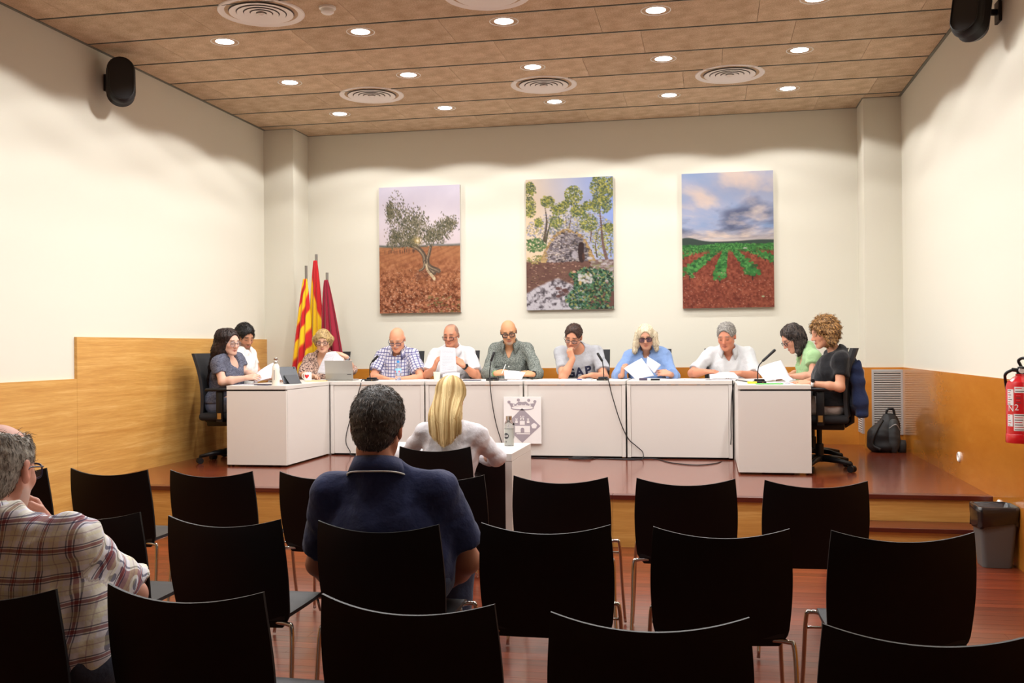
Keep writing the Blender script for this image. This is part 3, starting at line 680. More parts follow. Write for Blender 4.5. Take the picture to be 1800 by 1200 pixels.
for cx in (283, 312, 345, 375, 410): emb('crown_jewel', [(cx-8, 140-abs(cx-347)*.05), (cx, 132-abs(cx-347)*.05), (cx+8, 140-abs(cx-347)*.05), (cx, 147-abs(cx-347)*.05)], m_plq, 2, cw)
for nm, x0, y0, x1, y1 in (('castle_wall', 292, 302, 408, 354), ('castle_base', 303, 360, 408, 368), ('tower', 330, 262, 368, 294), ('tower', 334, 236, 362, 256), ('tower', 294, 262, 314, 278), ('tower', 384, 262, 404, 278), ('tower_top', 297, 250, 311, 259), ('tower_top', 387, 250, 401, 259)):
    emb(nm, [(x0, y0), (x1, y0), (x1, y1), (x0, y1)], m_plq, 2, sh_)
for cx in (335, 348, 361, 299, 309, 389, 399): emb('battlement', [(cx-3, 222 if 330 < cx < 370 else 243), (cx+3, 222 if 330 < cx < 370 else 243), (cx+3, 231 if 330 < cx < 370 else 248), (cx-3, 231 if 330 < cx < 370 else 248)], m_plq, 2, sh_)
emb('castle_gate', [(337, 354)]+[(350+14*math.cos(D2(a)), 330+14*math.sin(D2(a))) for a in range(180, 361, 20)]+[(364, 354)], m_emb, 3, sh_)
emb('tower_window', [(342, 254), (342, 244), (349, 240), (355, 244), (355, 254)], m_emb, 3, sh_)
emb('flower', [(440+(24 if k % 2 == 0 else 20)*math.cos(D2(k*36-90)), 301+(24 if k % 2 == 0 else 20)*math.sin(D2(k*36-90))) for k in range(10)], m_plq, 2, sh_)

# ------------------------------------------------------------------ audience chairs
m_shell = simple('chair_shell_black', (11, 11, 12), .5, spec=.3)
m_seat = simple('chair_seat_black', (34, 34, 37), .5, spec=.4)
def make_aud_chair():
    t = thing('stacking_chair', 'x', 'chair', (0, 0, 0), 0, 'black stacking chairs for the audience')
    def back(a, b, off):
        s_ = a*2-1; z = .405+(.82-.405)*b
        hw = .226+.012*math.sin(math.pi*min(1, (1-b)*1.05))-.0*b
        if b < .14: hw -= .03*(1-b/.14)**2
        z2 = z-.03*(1-s_*s_)*b**3+(.0 if b > .1 else 0)
        y_ = .075*(1-b)**1.3-.038*(1-s_*s_)*(.35+.65*b)+off
        return (s_*hw, y_, z2)
    mb = MB(); nu, nv = 21, 22
    g = [[back(i/(nu-1), j/(nv-1), 0) for i in range(nu)] for j in range(nv)]; g2 = [[back(i/(nu-1), j/(nv-1), .010) for i in range(nu)] for j in range(nv)]
    mb.grid(nu, nv, lambda a, b: g[round(b*(nv-1))][round(a*(nu-1))]); mb.grid(nu, nv, lambda a, b: g2[round(b*(nv-1))][round(a*(nu-1))])
    N = nu*nv; per = [i for i in range(nu)]+[j*nu+nu-1 for j in range(1, nv)]+[(nv-1)*nu+i for i in range(nu-2, -1, -1)]+[j*nu for j in range(nv-2, 0, -1)]
    mb.f += [(per[i], per[(i+1) % len(per)], per[(i+1) % len(per)]+N, per[i]+N) for i in range(len(per))]
    bk = obj('backrest', mb, m_shell, t, auto=50)
    obj('back_lip', MB().tube([(x, .088-.03*(1-(x/.2)**2)*.35, .44+.004*abs(x)) for x in np.linspace(-.17, .17, 9)], .012, 8), m_shell, bk, True)
    def seat(a, b, dz):
        s_ = a*2-1; hw = .213-.018*b**4; return (s_*hw, .06+.41*b, .452+dz-.012*(1-s_*s_)*(1-b)+.008*b-.02*max(0, b-.85)/.15)
    mb = MB(); nu, nv = 11, 12
    mb.grid(nu, nv, lambda a, b: seat(a, b, 0)); mb.grid(nu, nv, lambda a, b: seat(a, b, -.014)); N = nu*nv
    per = [i for i in range(nu)]+[j*nu+nu-1 for j in range(1, nv)]+[(nv-1)*nu+i for i in range(nu-2, -1, -1)]+[j*nu for j in range(nv-2, 0, -1)]
    mb.f += [(per[i], per[(i+1) % len(per)], per[(i+1) % len(per)]+N, per[i]+N) for i in range(len(per))]
    obj('seat', mb, m_seat, t, auto=50)
    for sx in (-1, 1):
        obj('leg', MB().tube(spline([(sx*.17, .075, .425), (sx*.225, .06, .424), (sx*.245, .052, .40), (sx*.252, .03, .2), (sx*.262, .0, .008)], 6), .0085, 8), m_chrome, t, True)
        obj('leg', MB().tube(spline([(sx*.17, .42, .43), (sx*.222, .435, .436), (sx*.24, .44, .41), (sx*.25, .462, .2), (sx*.262, .485, .008)], 6), .0085, 8), m_chrome, t, True)
        obj('seat_rail', MB().tube([(sx*.17, .07, .427), (sx*.17, .42, .432)], .008, 8), m_chrome, t, True)
        obj('link_bar', MB().tube([(sx*.244, .447, .375), (sx*.18, .447, .375), (sx*.18, .42, .43)], .006, 8), m_chrome, t, True)
    obj('cross_bar', MB().tube([(-.17, .4, .427), (.17, .4, .427)], .008, 8).tube([(-.17, .09, .424), (.17, .09, .424)], .008, 8), m_chrome, t, True)
    return t
proto = make_aud_chair(); used = [False]
def aud(x, y_, rz, label):
    o = proto if not used[0] else copytree(proto); used[0] = True
    o.location = (x, y_, 0); o.rotation_euler = (0, 0, D2(rz)); o['label'] = label
r1 = [-3.665, -3.076, -2.498, -1.90, -1.295, -.697, -.109, .473]
l1 = ['far left beyond the plaid shirt', 'second from the left', 'third from the left', 'fourth from the left', 'half hidden by the man in navy', 'just right of the witness desk', 'second from the right', 'rightmost']
for x, lb, rz in zip(r1, l1, (-1, -2, 0, -2, 1, 0, 3, 3)): aud(x, 4.71+.0*x, rz, 'black chair in the row nearest the stage, '+lb)
for x, y_, rz, lb in ((-2.36, 3.47, -1, 'leftmost, beyond the plaid-shirted man'), (-1.755, 3.40, -2, 'second from the left'), (-1.155, 3.38, -2, 'holding the man in navy'), (-.564, 3.44, 3, 'third from the right'), (.036, 3.45, 3, 'second from the right'), (.62, 3.47, 4, 'rightmost')):
    aud(x, y_, rz, 'black chair in the middle audience row, '+lb)
for x, y_, rz, lb in ((-1.89, 2.30, 3, 'holding the man in plaid'), (-1.341, 2.38, -3, 'just right of the plaid-shirted man'), (-.735, 2.36, -4, 'behind the man in navy'), (-.14, 2.31, 3, 'right of the centre'), (.468, 2.30, 1, 'cut off by the bottom right corner')):
    aud(x, y_, rz, 'black chair in the row nearest the camera, '+lb)
aud(-1.684, 6.04, 3, 'black stacking chair at the witness desk, holding the blonde woman')

# ------------------------------------------------------------------ office chairs
m_gold = simple('armrest_tag', (170, 130, 70), .4, .5)
def make_office():
    t = thing('office_chair', 'x', 'office chair', (0, 0, 0), 0, 'black swivel office chairs')
    def bk(a, b, off):
        s_ = a*2-1; hw = .225-.02*(1-b)+.008*math.sin(math.pi*b); return (s_*hw, -.225-.07*b**1.5+.03*math.sin(b*math.pi)-.03*(1-s_*s_)+off, .46+.57*b)
    mb = MB(); nu, nv = 13, 16; N = nu*nv
    mb.grid(nu, nv, lambda a, b: bk(a, b, 0)); mb.grid(nu, nv, lambda a, b: bk(a, b, .028))
    per = [i for i in range(nu)]+[j*nu+nu-1 for j in range(1, nv)]+[(nv-1)*nu+i for i in range(nu-2, -1, -1)]+[j*nu for j in range(nv-2, 0, -1)]
    mb.f += [(per[i], per[(i+1) % len(per)], per[(i+1) % len(per)]+N, per[i]+N) for i in range(len(per))]
    obj('backrest', mb, m_blackmesh, t, auto=50)
    obj('seat', MB().box((-.245, -.23, .405), (.245, .25, .475), .03), m_blackmat, t, auto=50)
    obj('mechanism', MB().box((-.11, -.2, .345), (.11, .14, .405), .012).tube([(0, -.2, .375), (0, -.262, .41), (0, -.262, .62)], .024, 8), m_black, t, auto=40)
    for sx in (-1, 1):
        a = obj('armrest', MB().obox((sx*.285, .0, .545), (.035, .065, .27), Matrix(), .008).box((min(sx*.2, sx*.3), -.03, .395), (max(sx*.2, sx*.3), .03, .42), .004), m_black, t, auto=40)
        obj('arm_pad', MB().box((sx*.285-.045, -.13, .68), (sx*.285+.045, .14, .71), .012), m_black, a, auto=50)
        obj('adjuster', MB().box((sx*.304-.001 if sx > 0 else sx*.304-.003, -.018, .425), (sx*.304+.003 if sx > 0 else sx*.304+.001, .018, .48)), m_gold, a)
    obj('gas_column', MB().lathe([(.034, .09), (.034, .22), (.022, .225), (.022, .35)], 16), m_black, t, auto=40)
    obj('base_hub', MB().lathe([(.045, .07), (.05, .11), (.035, .125)], 16), m_black, t, auto=40)
    for k in range(5):
        a = D2(72*k+20); d = Vector((math.cos(a), math.sin(a), 0)); e = Vector((-d.y, d.x, 0))
        ar = obj('base_arm', MB().tube([d*.03+V(0, 0, .098), d*.17+V(0, 0, .09), d*.30+V(0, 0, .07)], [.028, .022, .015], 8), m_black, t, True)
        obj('castor', MB().tube([d*.3-e*.028+V(0, 0, .03), d*.3-e*.006+V(0, 0, .03)], .029, 14).tube([d*.3+e*.006+V(0, 0, .03), d*.3+e*.028+V(0, 0, .03)], .029, 14).tube([d*.3+V(0, 0, .03), d*.3+V(0, 0, .07)], .009, 8), m_black, ar, auto=40)
    return t
oproto = make_office(); oused = [False]
def office(x, y_, rz, label):
    o = oproto if not oused[0] else copytree(oproto); oused[0] = True
    o.location = (x, y_, S); o.rotation_euler = (0, 0, D2(rz)); o['label'] = label; return o
# ------------------------------------------------------------------ people: implicit surfaces meshed as one continuous skin
def npv(v): return np.array([v[0], v[1], v[2]], np.float64)
def nrm(v): v = np.asarray(v, float); return v/(np.linalg.norm(v)+1e-12)
def mixv(a, b, t): return a+(b-a)*t
class Field:
    def __init__(s, xs, ys, zs): s.ax = (np.asarray(xs, np.float32), np.asarray(ys, np.float32), np.asarray(zs, np.float32)); s.v = np.full((len(xs), len(ys), len(zs)), .4, np.float32)
    def sub(s, lo, hi):
        sl = []
        for a, l, h in zip(s.ax, lo, hi):
            i0 = max(int(np.searchsorted(a, l))-1, 0); i1 = min(int(np.searchsorted(a, h))+1, len(a))
            if i0 >= i1: return None
            sl.append(slice(i0, i1))
        return tuple(sl)
    def op(s, prim, k=.0, mode='u', off=0., clip=None):
        lo, hi, fn = prim; m = max(k, .0)+.03+max(off, 0); sl = s.sub(lo-m, hi+m)
        if sl is None: return
        X = s.ax[0][sl[0]][:, None, None]; Y = s.ax[1][sl[1]][None, :, None]; Z = s.ax[2][sl[2]][None, None, :]
        b = fn(X, Y, Z)-off
        if clip is not None:
            for c, n in clip: b = np.maximum(b, (X-c[0])*n[0]+(Y-c[1])*n[1]+(Z-c[2])*n[2])
        a = s.v[sl]
        if mode == 'u':
            if k > 0: h = np.clip(.5+.5*(b-a)/k, 0, 1); r = b*(1-h)+a*h-k*h*(1-h)
            else: r = np.minimum(a, b)
        else:
            b = -b
            if k > 0: h = np.clip(.5-.5*(b-a)/k, 0, 1); r = b*(1-h)+a*h+k*h*(1-h)
            else: r = np.maximum(a, b)
        s.v[sl] = r
    def noise(s, amp, freq, seed=0, stretch=(1, 1, 1)):
        rs = np.random.RandomState(seed); X = s.ax[0][:, None, None]; Y = s.ax[1][None, :, None]; Z = s.ax[2][None, None, :]
        n = 0
        for k in range(3):
            d = rs.randn(3)*np.array(stretch); d = d/np.linalg.norm(d)*freq*(.7+.5*k); d2 = rs.randn(3)*np.array(stretch); d2 = d2/np.linalg.norm(d2)*freq*.5
            n = n+np.sin(X*d[0]+Y*d[1]+Z*d[2]+rs.rand()*6+1.6*np.sin(X*d2[0]+Y*d2[1]+Z*d2[2]+rs.rand()*6))/(1.4+k)
        s.v += (amp*n).astype(np.float32)
    def mesh(s):
        v = s.v.copy(); v[0] = v[-1] = .4; v[:, 0] = v[:, -1] = .4; v[:, :, 0] = v[:, :, -1] = .4
        ins = v < 0; c8 = ins[:-1, :-1, :-1].astype(np.int8)
        for dx in (0, 1):
            for dy in (0, 1):
                for dz in (0, 1):
                    if dx+dy+dz: c8 = c8+ins[dx:dx-1 or None, dy:dy-1 or None, dz:dz-1 or None]
        act = (c8 > 0) & (c8 < 8); I, J, K = np.nonzero(act); idx = np.full(act.shape, -1, np.int32); idx[I, J, K] = np.arange(len(I))
        cor = {}
        for dx in (0, 1):
            for dy in (0, 1):
                for dz in (0, 1): cor[(dx, dy, dz)] = v[I+dx, J+dy, K+dz]
        acc = np.zeros((len(I), 3)); cnt = np.zeros(len(I))
        for p in cor:
            for ax in range(3):
                if p[ax] == 0:
                    q = list(p); q[ax] = 1; q = tuple(q); a, b = cor[p], cor[q]; m = (a < 0) != (b < 0); t = np.where(m, a/np.where(m, a-b, 1), 0)
                    pt = np.stack([np.where(m, p[i], 0).astype(float) for i in range(3)], 1); pt[:, ax] = t; acc += pt*m[:, None]; cnt += m
        acc /= cnt[:, None]; P = np.empty((len(I), 3))
        for i, Q in enumerate((I, J, K)): a = s.ax[i].astype(float); P[:, i] = a[Q]+(a[Q+1]-a[Q])*acc[:, i]
        F = []
        for ax in range(3):
            a = [slice(None)]*3; b = [slice(None)]*3; a[ax] = slice(0, -1); b[ax] = slice(1, None)
            A = ins[tuple(a)]; B = ins[tuple(b)]; e = np.nonzero(A != B); o1, o2 = (ax+1) % 3, (ax+2) % 3
            ok = (e[o1] > 0) & (e[o2] > 0) & (e[o1] < act.shape[o1]) & (e[o2] < act.shape[o2]); e = [x[ok] for x in e]; sg = A[tuple(e)]
            def cell(d1, d2): q = [x.copy() for x in e]; q[o1] = q[o1]-d1; q[o2] = q[o2]-d2; return idx[tuple(q)]
            q = np.stack([cell(1, 1), cell(0, 1), cell(0, 0), cell(1, 0)], 1); q[~sg] = q[~sg][:, ::-1]; F.append(q)
        return P, np.concatenate(F)
def rc(a, b, ra, rb=None):
    a = npv(a); b = npv(b); rb = ra if rb is None else rb; R = max(ra, rb); ba = b-a; L = max(float(ba@ba), 1e-9)
    def fn(X, Y, Z):
        px, py, pz = X-a[0], Y-a[1], Z-a[2]; h = np.clip((px*ba[0]+py*ba[1]+pz*ba[2])/L, 0, 1)
        return np.sqrt((px-ba[0]*h)**2+(py-ba[1]*h)**2+(pz-ba[2]*h)**2)-(ra+(rb-ra)*h)
    return np.minimum(a, b)-R, np.maximum(a, b)+R, fn
def el(c, r, R=None):
    c = npv(c); r = np.array(r, float); R = np.eye(3) if R is None else R; ext = np.sqrt(((R*r[None, :])**2).sum(1))
    def fn(X, Y, Z):
        px, py, pz = X-c[0], Y-c[1], Z-c[2]; q = [(px*R[0, i]+py*R[1, i]+pz*R[2, i]) for i in range(3)]
        k0 = np.sqrt(sum((q[i]/r[i])**2 for i in range(3))); k1 = np.sqrt(sum((q[i]/r[i]**2)**2 for i in range(3)))+1e-6
        return k0*(k0-1)/k1
    return c-ext, c+ext, fn
def net(name, P, F, mat, parent, org, attrs=None, smooth=1):
    me = bpy.data.meshes.new(name); nV, nF = len(P), len(F)
    if smooth:
        e = np.concatenate([F[:, [0, 1]], F[:, [1, 2]], F[:, [2, 3]], F[:, [3, 0]]]); e = np.concatenate([e, e[:, ::-1]])
        cnt = np.bincount(e[:, 0], minlength=nV)[:, None]
        for it in range(smooth):
            acc = np.stack([np.bincount(e[:, 0], P[e[:, 1], i], nV) for i in range(3)], 1); P = P*.5+.5*acc/np.maximum(cnt, 1)
    me.vertices.add(nV); me.vertices.foreach_set('co', (P-np.array(org)).astype(np.float32).ravel())
    me.loops.add(nF*4); me.loops.foreach_set('vertex_index', F.astype(np.int32).ravel()); me.polygons.add(nF); me.polygons.foreach_set('loop_start', np.arange(0, nF*4, 4, dtype=np.int32)); me.polygons.foreach_set('loop_total', np.full(nF, 4, np.int32))
    me.polygons.foreach_set('use_smooth', np.ones(nF, bool)); me.update(calc_edges=True); me.validate()
    if attrs:
        for k, (fn, col) in attrs.items(): set_attr(me, k, fn(P), col)
    me.materials.append(mat); return link(name, me, parent)
def axis(lo, hi, st): return np.arange(lo, hi+st, st)
def zaxis(lo, mid, hi, c, f): return np.concatenate([np.arange(lo, mid, c), np.arange(mid, hi+f, f)])

m_skin = attr_mat('skin', 'paint', .5, .35, Subsurface_Weight=.06, Subsurface_Radius=(.02, .008, .004), Subsurface_Scale=.4)
def hair_mat(name, dark, light, scale=(90, 90, 7), rough=.45):
    t = NT(name); n = t.n('TexNoise', Vector=t.coord(scale), Scale=1., Detail=5., Roughness=.7, Distortion=.3)
    t.set(Base_Color=t.ramp(n.outputs[0], [(.34, lin(dark)), (.66, lin(light))]), Roughness=rough, Specular_IOR_Level=.35); t.bump(n.outputs[0], .5, .006); return t.m
def cloth_mat(name, rgb, var=.06, rough=.85, bump=.25):
    t = NT(name); c = tuple(x*.8 for x in lin(rgb)); co = t.coord(); n = t.n('TexNoise', Vector=co, Scale=9., Detail=4., Roughness=.6); n2 = t.n('TexNoise', Vector=co, Scale=700., Detail=1.)
    t.set(Base_Color=t.mix(n.outputs[0], tuple(x*(1-var) for x in c), tuple(min(1, x*(1+var)) for x in c)), Roughness=rough, Specular_IOR_Level=.2, Sheen_Weight=.15)
    h = t.math('ADD', t.math('MULTIPLY', n.outputs[0], 1.), t.math('MULTIPLY', n2.outputs[0], .04)); t.bump(h, bump*1.8, .03); return t.m
def heather_mat(name, a, b, scale):
    t = NT(name); n = t.n('TexNoise', Vector=t.coord(scale), Scale=1., Detail=4., Roughness=.75)
    t.set(Base_Color=t.ramp(n.outputs[0], [(.40, lin(a)), (.60, lin(b))]), Roughness=.9, Specular_IOR_Level=.15); n3 = t.n('TexNoise', Vector=t.coord(), Scale=10., Detail=3.); t.bump(n3.outputs[0], .25, .03); return t.m
def plaid_mat(name, base, bands, cell, warm=None):
    """bands: (offset, half width, colour, strength) in fractions of the cell, woven both ways on the cloth coordinate"""
    t = NT(name); a = t.n('Attribute', {'attribute_name': 'cloth'}); sp_ = t.n('SeparateXYZ', Vector=a.outputs['Vector']); c = None; col = lin(base)
    cur = col
    for ax in (0, 1):
        f = t.math('FRACT', t.math('MULTIPLY', sp_.outputs[ax], 1/cell))
        for off, hw, cc, stn in bands:
            d = t.math('ABSOLUTE', t.math('SUBTRACT', t.math('FRACT', t.math('ADD', f, 1.5-off)), .5)); m = t.math('MULTIPLY', t.math('LESS_THAN', d, hw), stn)
            cur = t.mix(m, cur, lin(cc), 'MULTIPLY' if stn < 0 else 'MIX')
    t.set(Base_Color=cur, Roughness=.85, Specular_IOR_Level=.2); n3 = t.n('TexNoise', Vector=t.coord(), Scale=10., Detail=4.); t.bump(n3.outputs[0], .35, .03); return t.m

def hand_prims(Wp, d, n, right, sc, curl, spread=.16):
    Wp = npv(Wp); d = nrm(d); n = npv(n); n = nrm(n-d*(n@d)); t = np.cross(d, n)*(1 if right else -1); out = []
    kn = []
    for i, o in enumerate((.029, .0098, -.0098, -.028)):
        k_ = Wp+d*(.088-.004*abs(i-1))*sc+t*o*sc; kn.append(k_); out.append((rc(Wp+d*.012*sc+t*o*.55*sc, k_, .0155*sc, .0125*sc), .012))
    L = (.07, .078, .073, .057)
    for i, k_ in enumerate(kn):
        dd = nrm(d+t*spread*(1.2-.8*i)*.55); p = k_; ang = 0
        for j, (fr, c) in enumerate(((.45, .55), (.31, 1.0), (.24, .7))):
            ang += curl*c; q = p+(dd*math.cos(ang)+n*math.sin(ang))*L[i]*fr*sc; out.append((rc(p, q, (.0095-.0009*j)*sc, (.0088-.0009*j)*sc), .003)); p = q
    b = Wp+d*.026*sc+t*.022*sc+n*.004; m = b+nrm(d*.65+t*.75+n*.35)*.042*sc; e = m+nrm(d*.95+t*.15+n*(.25+.4*curl))*.034*sc
    out += [(rc(b, m, .0165*sc, .0125*sc), .012), (rc(m, e, .0118*sc, .0095*sc), .003)]; return out

def person(label, sp):
    g = sp.get; org = npv(g('org', None) or (sp['hip'][0], sp['hip'][1], g('floor', S))); t = thing('person', label, 'person', Vector(org))
    rs_, ls_, hip = npv(sp['rs']), npv(sp['ls']), npv(sp['hip']); ms = (rs_+ls_)/2; a = nrm(ls_-rs_); u = nrm(ms-hip); a0 = a; fw = nrm(np.cross(a, u)); u = nrm(np.cross(fw, a)); RT = np.stack([a, fw, u], 1)
    if g('hipdir') is not None: hf = nrm(npv(g('hipdir'))); ha = np.cross(np.array([0, 0, 1.]), hf)*-1
    else: hf = nrm(np.array([fw[0], fw[1], 0])); ha = np.cross(hf, np.array([0, 0, 1.]))*-1
    # ha must point to the person's left
    if ha@a < 0: ha = -ha
    sw = np.linalg.norm(ls_-rs_)/2; b = g('bulk', 1.); fem = g('fem', False); hs = g('hs', 1.); bel = g('belly', .0)
    hc = npv(sp['head']); ya, pi_, ro = [math.radians(x) for x in (g('yaw', 0), g('pitch', 15), g('roll', 0))]
    f = np.array([math.sin(ya)*math.cos(pi_), -math.cos(ya)*math.cos(pi_), -math.sin(pi_)]); l0 = np.array([math.cos(ya), math.sin(ya), 0.]); up = np.cross(f, l0); l = l0*math.cos(ro)+up*math.sin(ro); up = np.cross(f, l); RH = np.stack([l, f, up], 1)
    hp = lambda x, y_, z: hc+RH@np.array([x, y_, z])*hs
    # ---------------- shared volumes
    amul = (.84 if fem else 1.)*g('arm', 1.)
    arms = []
    for key, sh, right in (('r', rs_, True), ('l', ls_, False)):
        if g(key): e, w_, d, n, curl = sp[key]; arms.append((sh, npv(e), npv(w_), npv(d), npv(n), curl, right))
    neck0 = ms+u*.02-fw*.01; neck1 = hp(0, -.03, -.075); nr = (.047 if fem else .058)*g('neck', 1.)
    def torso(off):
        L = [(rc(rs_, ls_, .05*b, .05*b), .05), (rc(mixv(rs_, ms, .15)+u*.012, neck0+u*.05, .032*b, nr*.8), .05), (rc(mixv(ls_, ms, .15)+u*.012, neck0+u*.05, .032*b, nr*.8), .05),
             (el(ms-u*.13+fw*.012, (sw*.98*b**.3, .118*b, .175), RT), .05), (el(mixv(ms, hip, .6)+fw*(.01+bel*.6), (sw*(.78 if fem else .9)*b, .115*b+bel, .2), RT), .06), (el(hip+u*.02, ((.19 if fem else .175)*b, .135*b, .13), RT), .06)]
        if fem:
            for s_ in (-1, 1): L.append((el(ms-u*.185+fw*.085+a*.078*s_, (.066*g('bust', 1), .062*g('bust', 1), .07*g('bust', 1)), RT), .04))
        return L
    # ---------------- skin
    pts = [hc+up*.14*hs, hc-up*.15*hs, hc+f*.14*hs, hc-f*.14*hs, rs_, ls_, hip]+[q for A in arms for q in (A[1], A[2], A[2]+nrm(A[3])*.2)]
    pts = np.array(pts); lo = pts.min(0)-.12; hi = pts.max(0)+.12
    kn = [hip+ha*s_*.1*b+hf*g('thigh', .42)+np.array([0, 0, -.02]) for s_ in (-1, 1)]; an = [npv((q[0]+hf[0]*g('shin', -.02), q[1]+hf[1]*g('shin', -.02), g('floor', S)+.09)) for q in kn]
    legp = np.array(kn+an); lo2 = np.minimum(lo, legp.min(0)-.1); hi2 = np.maximum(hi, legp.max(0)+.1)
    st_ = g('step', .0061); zc0 = min([A[1][2] for A in arms]+[A[2][2] for A in arms]+[ms[2]-.25])-.07
    Fd = Field(axis(lo2[0], hi2[0], st_), axis(lo2[1], hi2[1], st_), zaxis(lo2[2], zc0, hi[2], .022, st_*.92))
    for p, k in torso(0): Fd.op(p, k, off=-.014)
    for s_ in (0, 1):
        Fd.op(rc(hip+ha*(s_*2-1)*.09, kn[s_], .078*b, .055*b), .05); Fd.op(rc(kn[s_], an[s_], .05*b, .036), .03)
        Fd.op(rc(an[s_]+np.array([0, 0, -.04]), an[s_]+hf*.13+np.array([0, 0, -.055]), .035, .03), .03)
    Fd.op(rc(neck0-u*.03, neck1, nr*1.06, nr*.98), .03)
    hl = [(el(hp(0, -.012, .03), np.array((.0755, .097, .0865))*hs, RH), .0), (el(hp(0, .034, -.012), np.array((.062, .06, .078))*hs, RH), .03), (el(hp(0, .03, -.066), np.array((.05, .055, .045))*hs*g('jaw', 1.), RH), .03)]
    for s_ in (-1, 1): hl += [(rc(hp(.049*s_, .005, -.05), hp(.02*s_, .07, -.097), .02*hs, .017*hs), .025), (el(hp(.043*s_, .058, -.027), np.array((.021, .02, .02))*hs, RH), .02)]
    hl += [(el(hp(0, .076, -.1), np.array((.022, .018, .017))*hs, RH), .02), (rc(hp(-.034, .081, .024), hp(.034, .081, .024), .0115*hs), .016)]
    for p, k in hl: Fd.op(p, k*hs)
    for s_ in (-1, 1):
        Fd.op(el(hp(.031*s_, .105, .002), np.array((.019, .018, .013))*hs, RH), .012, 's'); Fd.op(el(hp(.031*s_, .078, .001), np.array((.0135,)*3)*hs, RH), .003)
    ns = g('nose', 1.)
    Fd.op(rc(hp(0, .09, .014), hp(0, .112*ns**.3, -.03), .0075*hs, .0125*hs*ns), .012)
    for s_ in (-1, 1): Fd.op(el(hp(.0125*s_, .1, -.035), np.array((.0085, .011, .008))*hs*ns, RH), .008)
    for zz, rr in ((-.0625, .0048), (-.0715, .0056)):
        Fd.op(rc(hp(-.021, .086, zz-.001), hp(0, .0965, zz), .003*hs, rr*hs), .006); Fd.op(rc(hp(.021, .086, zz-.001), hp(0, .0965, zz), .003*hs, rr*hs), .006)
    if not g('noears'):
        for s_ in (-1, 1):
            Fd.op(el(hp(.079*s_, -.012, -.004), np.array((.009, .019, .033))*hs, RH), .008); Fd.op(el(hp(.088*s_, -.006, .0), np.array((.006, .009, .018))*hs, RH), .005, 's')
    for p in g('extra', []): Fd.op(*p)
    for sh, e, w_, d, n, curl, right in arms:
        Fd.op(rc(sh, e, .05*amul, .041*amul), .04); Fd.op(rc(e, mixv(e, w_, .35), .041*amul, .042*amul), .02); Fd.op(rc(mixv(e, w_, .35), w_, .042*amul, .0265*amul), .02)
        for p, k in hand_prims(w_, d, n, right, (.9 if fem else 1.)*g('hand', 1.02), curl): Fd.op(p, k)
    P, Fq = Fd.mesh()
    sk = np.array(lin(g('skin', (226, 172, 140))))*.8; lip = np.array(lin(g('lip', (188, 104, 92)))); brow = np.array(lin(g('brow', (70, 52, 42)))); beard = g('beard'); scalp = g('scalp')
    def skincol(P):
        q = (P-hc)@RH/hs; x, y_, z = q.T; c = np.tile(sk, (len(P), 1)); near = (np.abs(z) < .14) & (np.abs(x) < .11) & (np.abs(y_) < .14)
        def ad(col, m): nonlocal c; m = np.clip(m, 0, 1)[:, None]; c = c*(1-m)+np.array(col)*m
        fr = near & (y_ > .05)
        red = sk*np.array((1.0, .80, .78)); ad(red, fr*(np.exp(-(((np.abs(x)-.042)/.02)**2+((z+.03)/.022)**2))*.7+np.exp(-((x/.016)**2+((z+.03)/.016)**2))*.6)); ad(red, near*(np.abs(x) > .074)*.6)
        if beard is not None:
            bc, bs, kind = beard
            bm = np.exp(-((x/.03)**2+((z+.047)/.009)**2))*(y_ > .075) if kind in ('mous', 'full') else 0*x
            if kind == 'full' and True: bm = np.maximum(bm, np.clip((-.04-z-.3*np.clip(.05-np.abs(x), -.1, .05)+.0)*60, 0, 1)*(z > -.108)*(y_ > -.005)*(1-.9*np.exp(-((x/.024)**2+((z+.066)/.013)**2))))
            if kind == 'goat': bm = np.maximum(np.exp(-((x/.03)**2+((z+.047)/.009)**2))*(y_ > .075), np.exp(-((x/.034)**2+((z+.096)/.022)**2))*(y_ > .02))
            ad(lin(bc), near*bm*bs)
        ad(lip, fr*np.exp(-((x/.021)**4+((z+.067)/.0085)**2))*(y_ > .08)*.85); ad(lip*.45, fr*np.exp(-((x/.023)**4+((z+.0668)/.0034)**2))*(y_ > .08)*.9)
        bz = .0285-.12*np.clip(np.abs(x)-.02, 0, 1)-.0; ad(brow, fr*np.exp(-(((np.abs(x)-.032)/.019)**4+((z-bz)/.0066)**2))*g('browk', .95))
        ad(sk*.55, fr*np.exp(-(((np.abs(x)-.031)/.017)**2+((z-.004)/.013)**2))*.35); ad(np.array((.02, .014, .012)), fr*np.exp(-(((np.abs(x)-.031)/.0125)**4+((z+.005)/.0042)**2))*.95)  # eye-socket shade painted into the skin colour, then the dark lid line
        if scalp is not None:
            sc_, ss = scalp[:2]
            if len(scalp) > 2: ad(lin(sc_), near*np.clip((z-.088+np.clip(-y_-.02, 0, .1)*2.2+np.clip(np.abs(x)-.045, 0, 1)*3.)*40, 0, 1)*(z > -.06)*np.where((y_ > .03) & (z < .05), 0, 1)*ss)
            else: ad(lin(sc_), near*np.clip((-y_*14+.28+np.abs(x)*6-.5+np.where(z > .06, -.9, 0))*1.4, 0, 1)*(z > -.075)*ss)
        return c
    body = net('body', P, Fq, m_skin, t, org, {'paint': (skincol, True)})
    # ---------------- shirt
    sl_ = g('sleeve', ('short', .62)); so = g('loose', .008); stc = g('cstep', .0093)
    hem = hip[2]+g('hemdz', -.09)
    zlo = max(hem-.03, lo[2]-.05); lo3 = pts.min(0)-.2; hi3 = pts.max(0)+.2
    Fs = Field(axis(lo3[0], hi3[0], stc), axis(lo3[1], hi3[1], stc), axis(zlo-.03, hi3[2], stc))
    for p, k in torso(0): Fs.op(p, k, off=so)
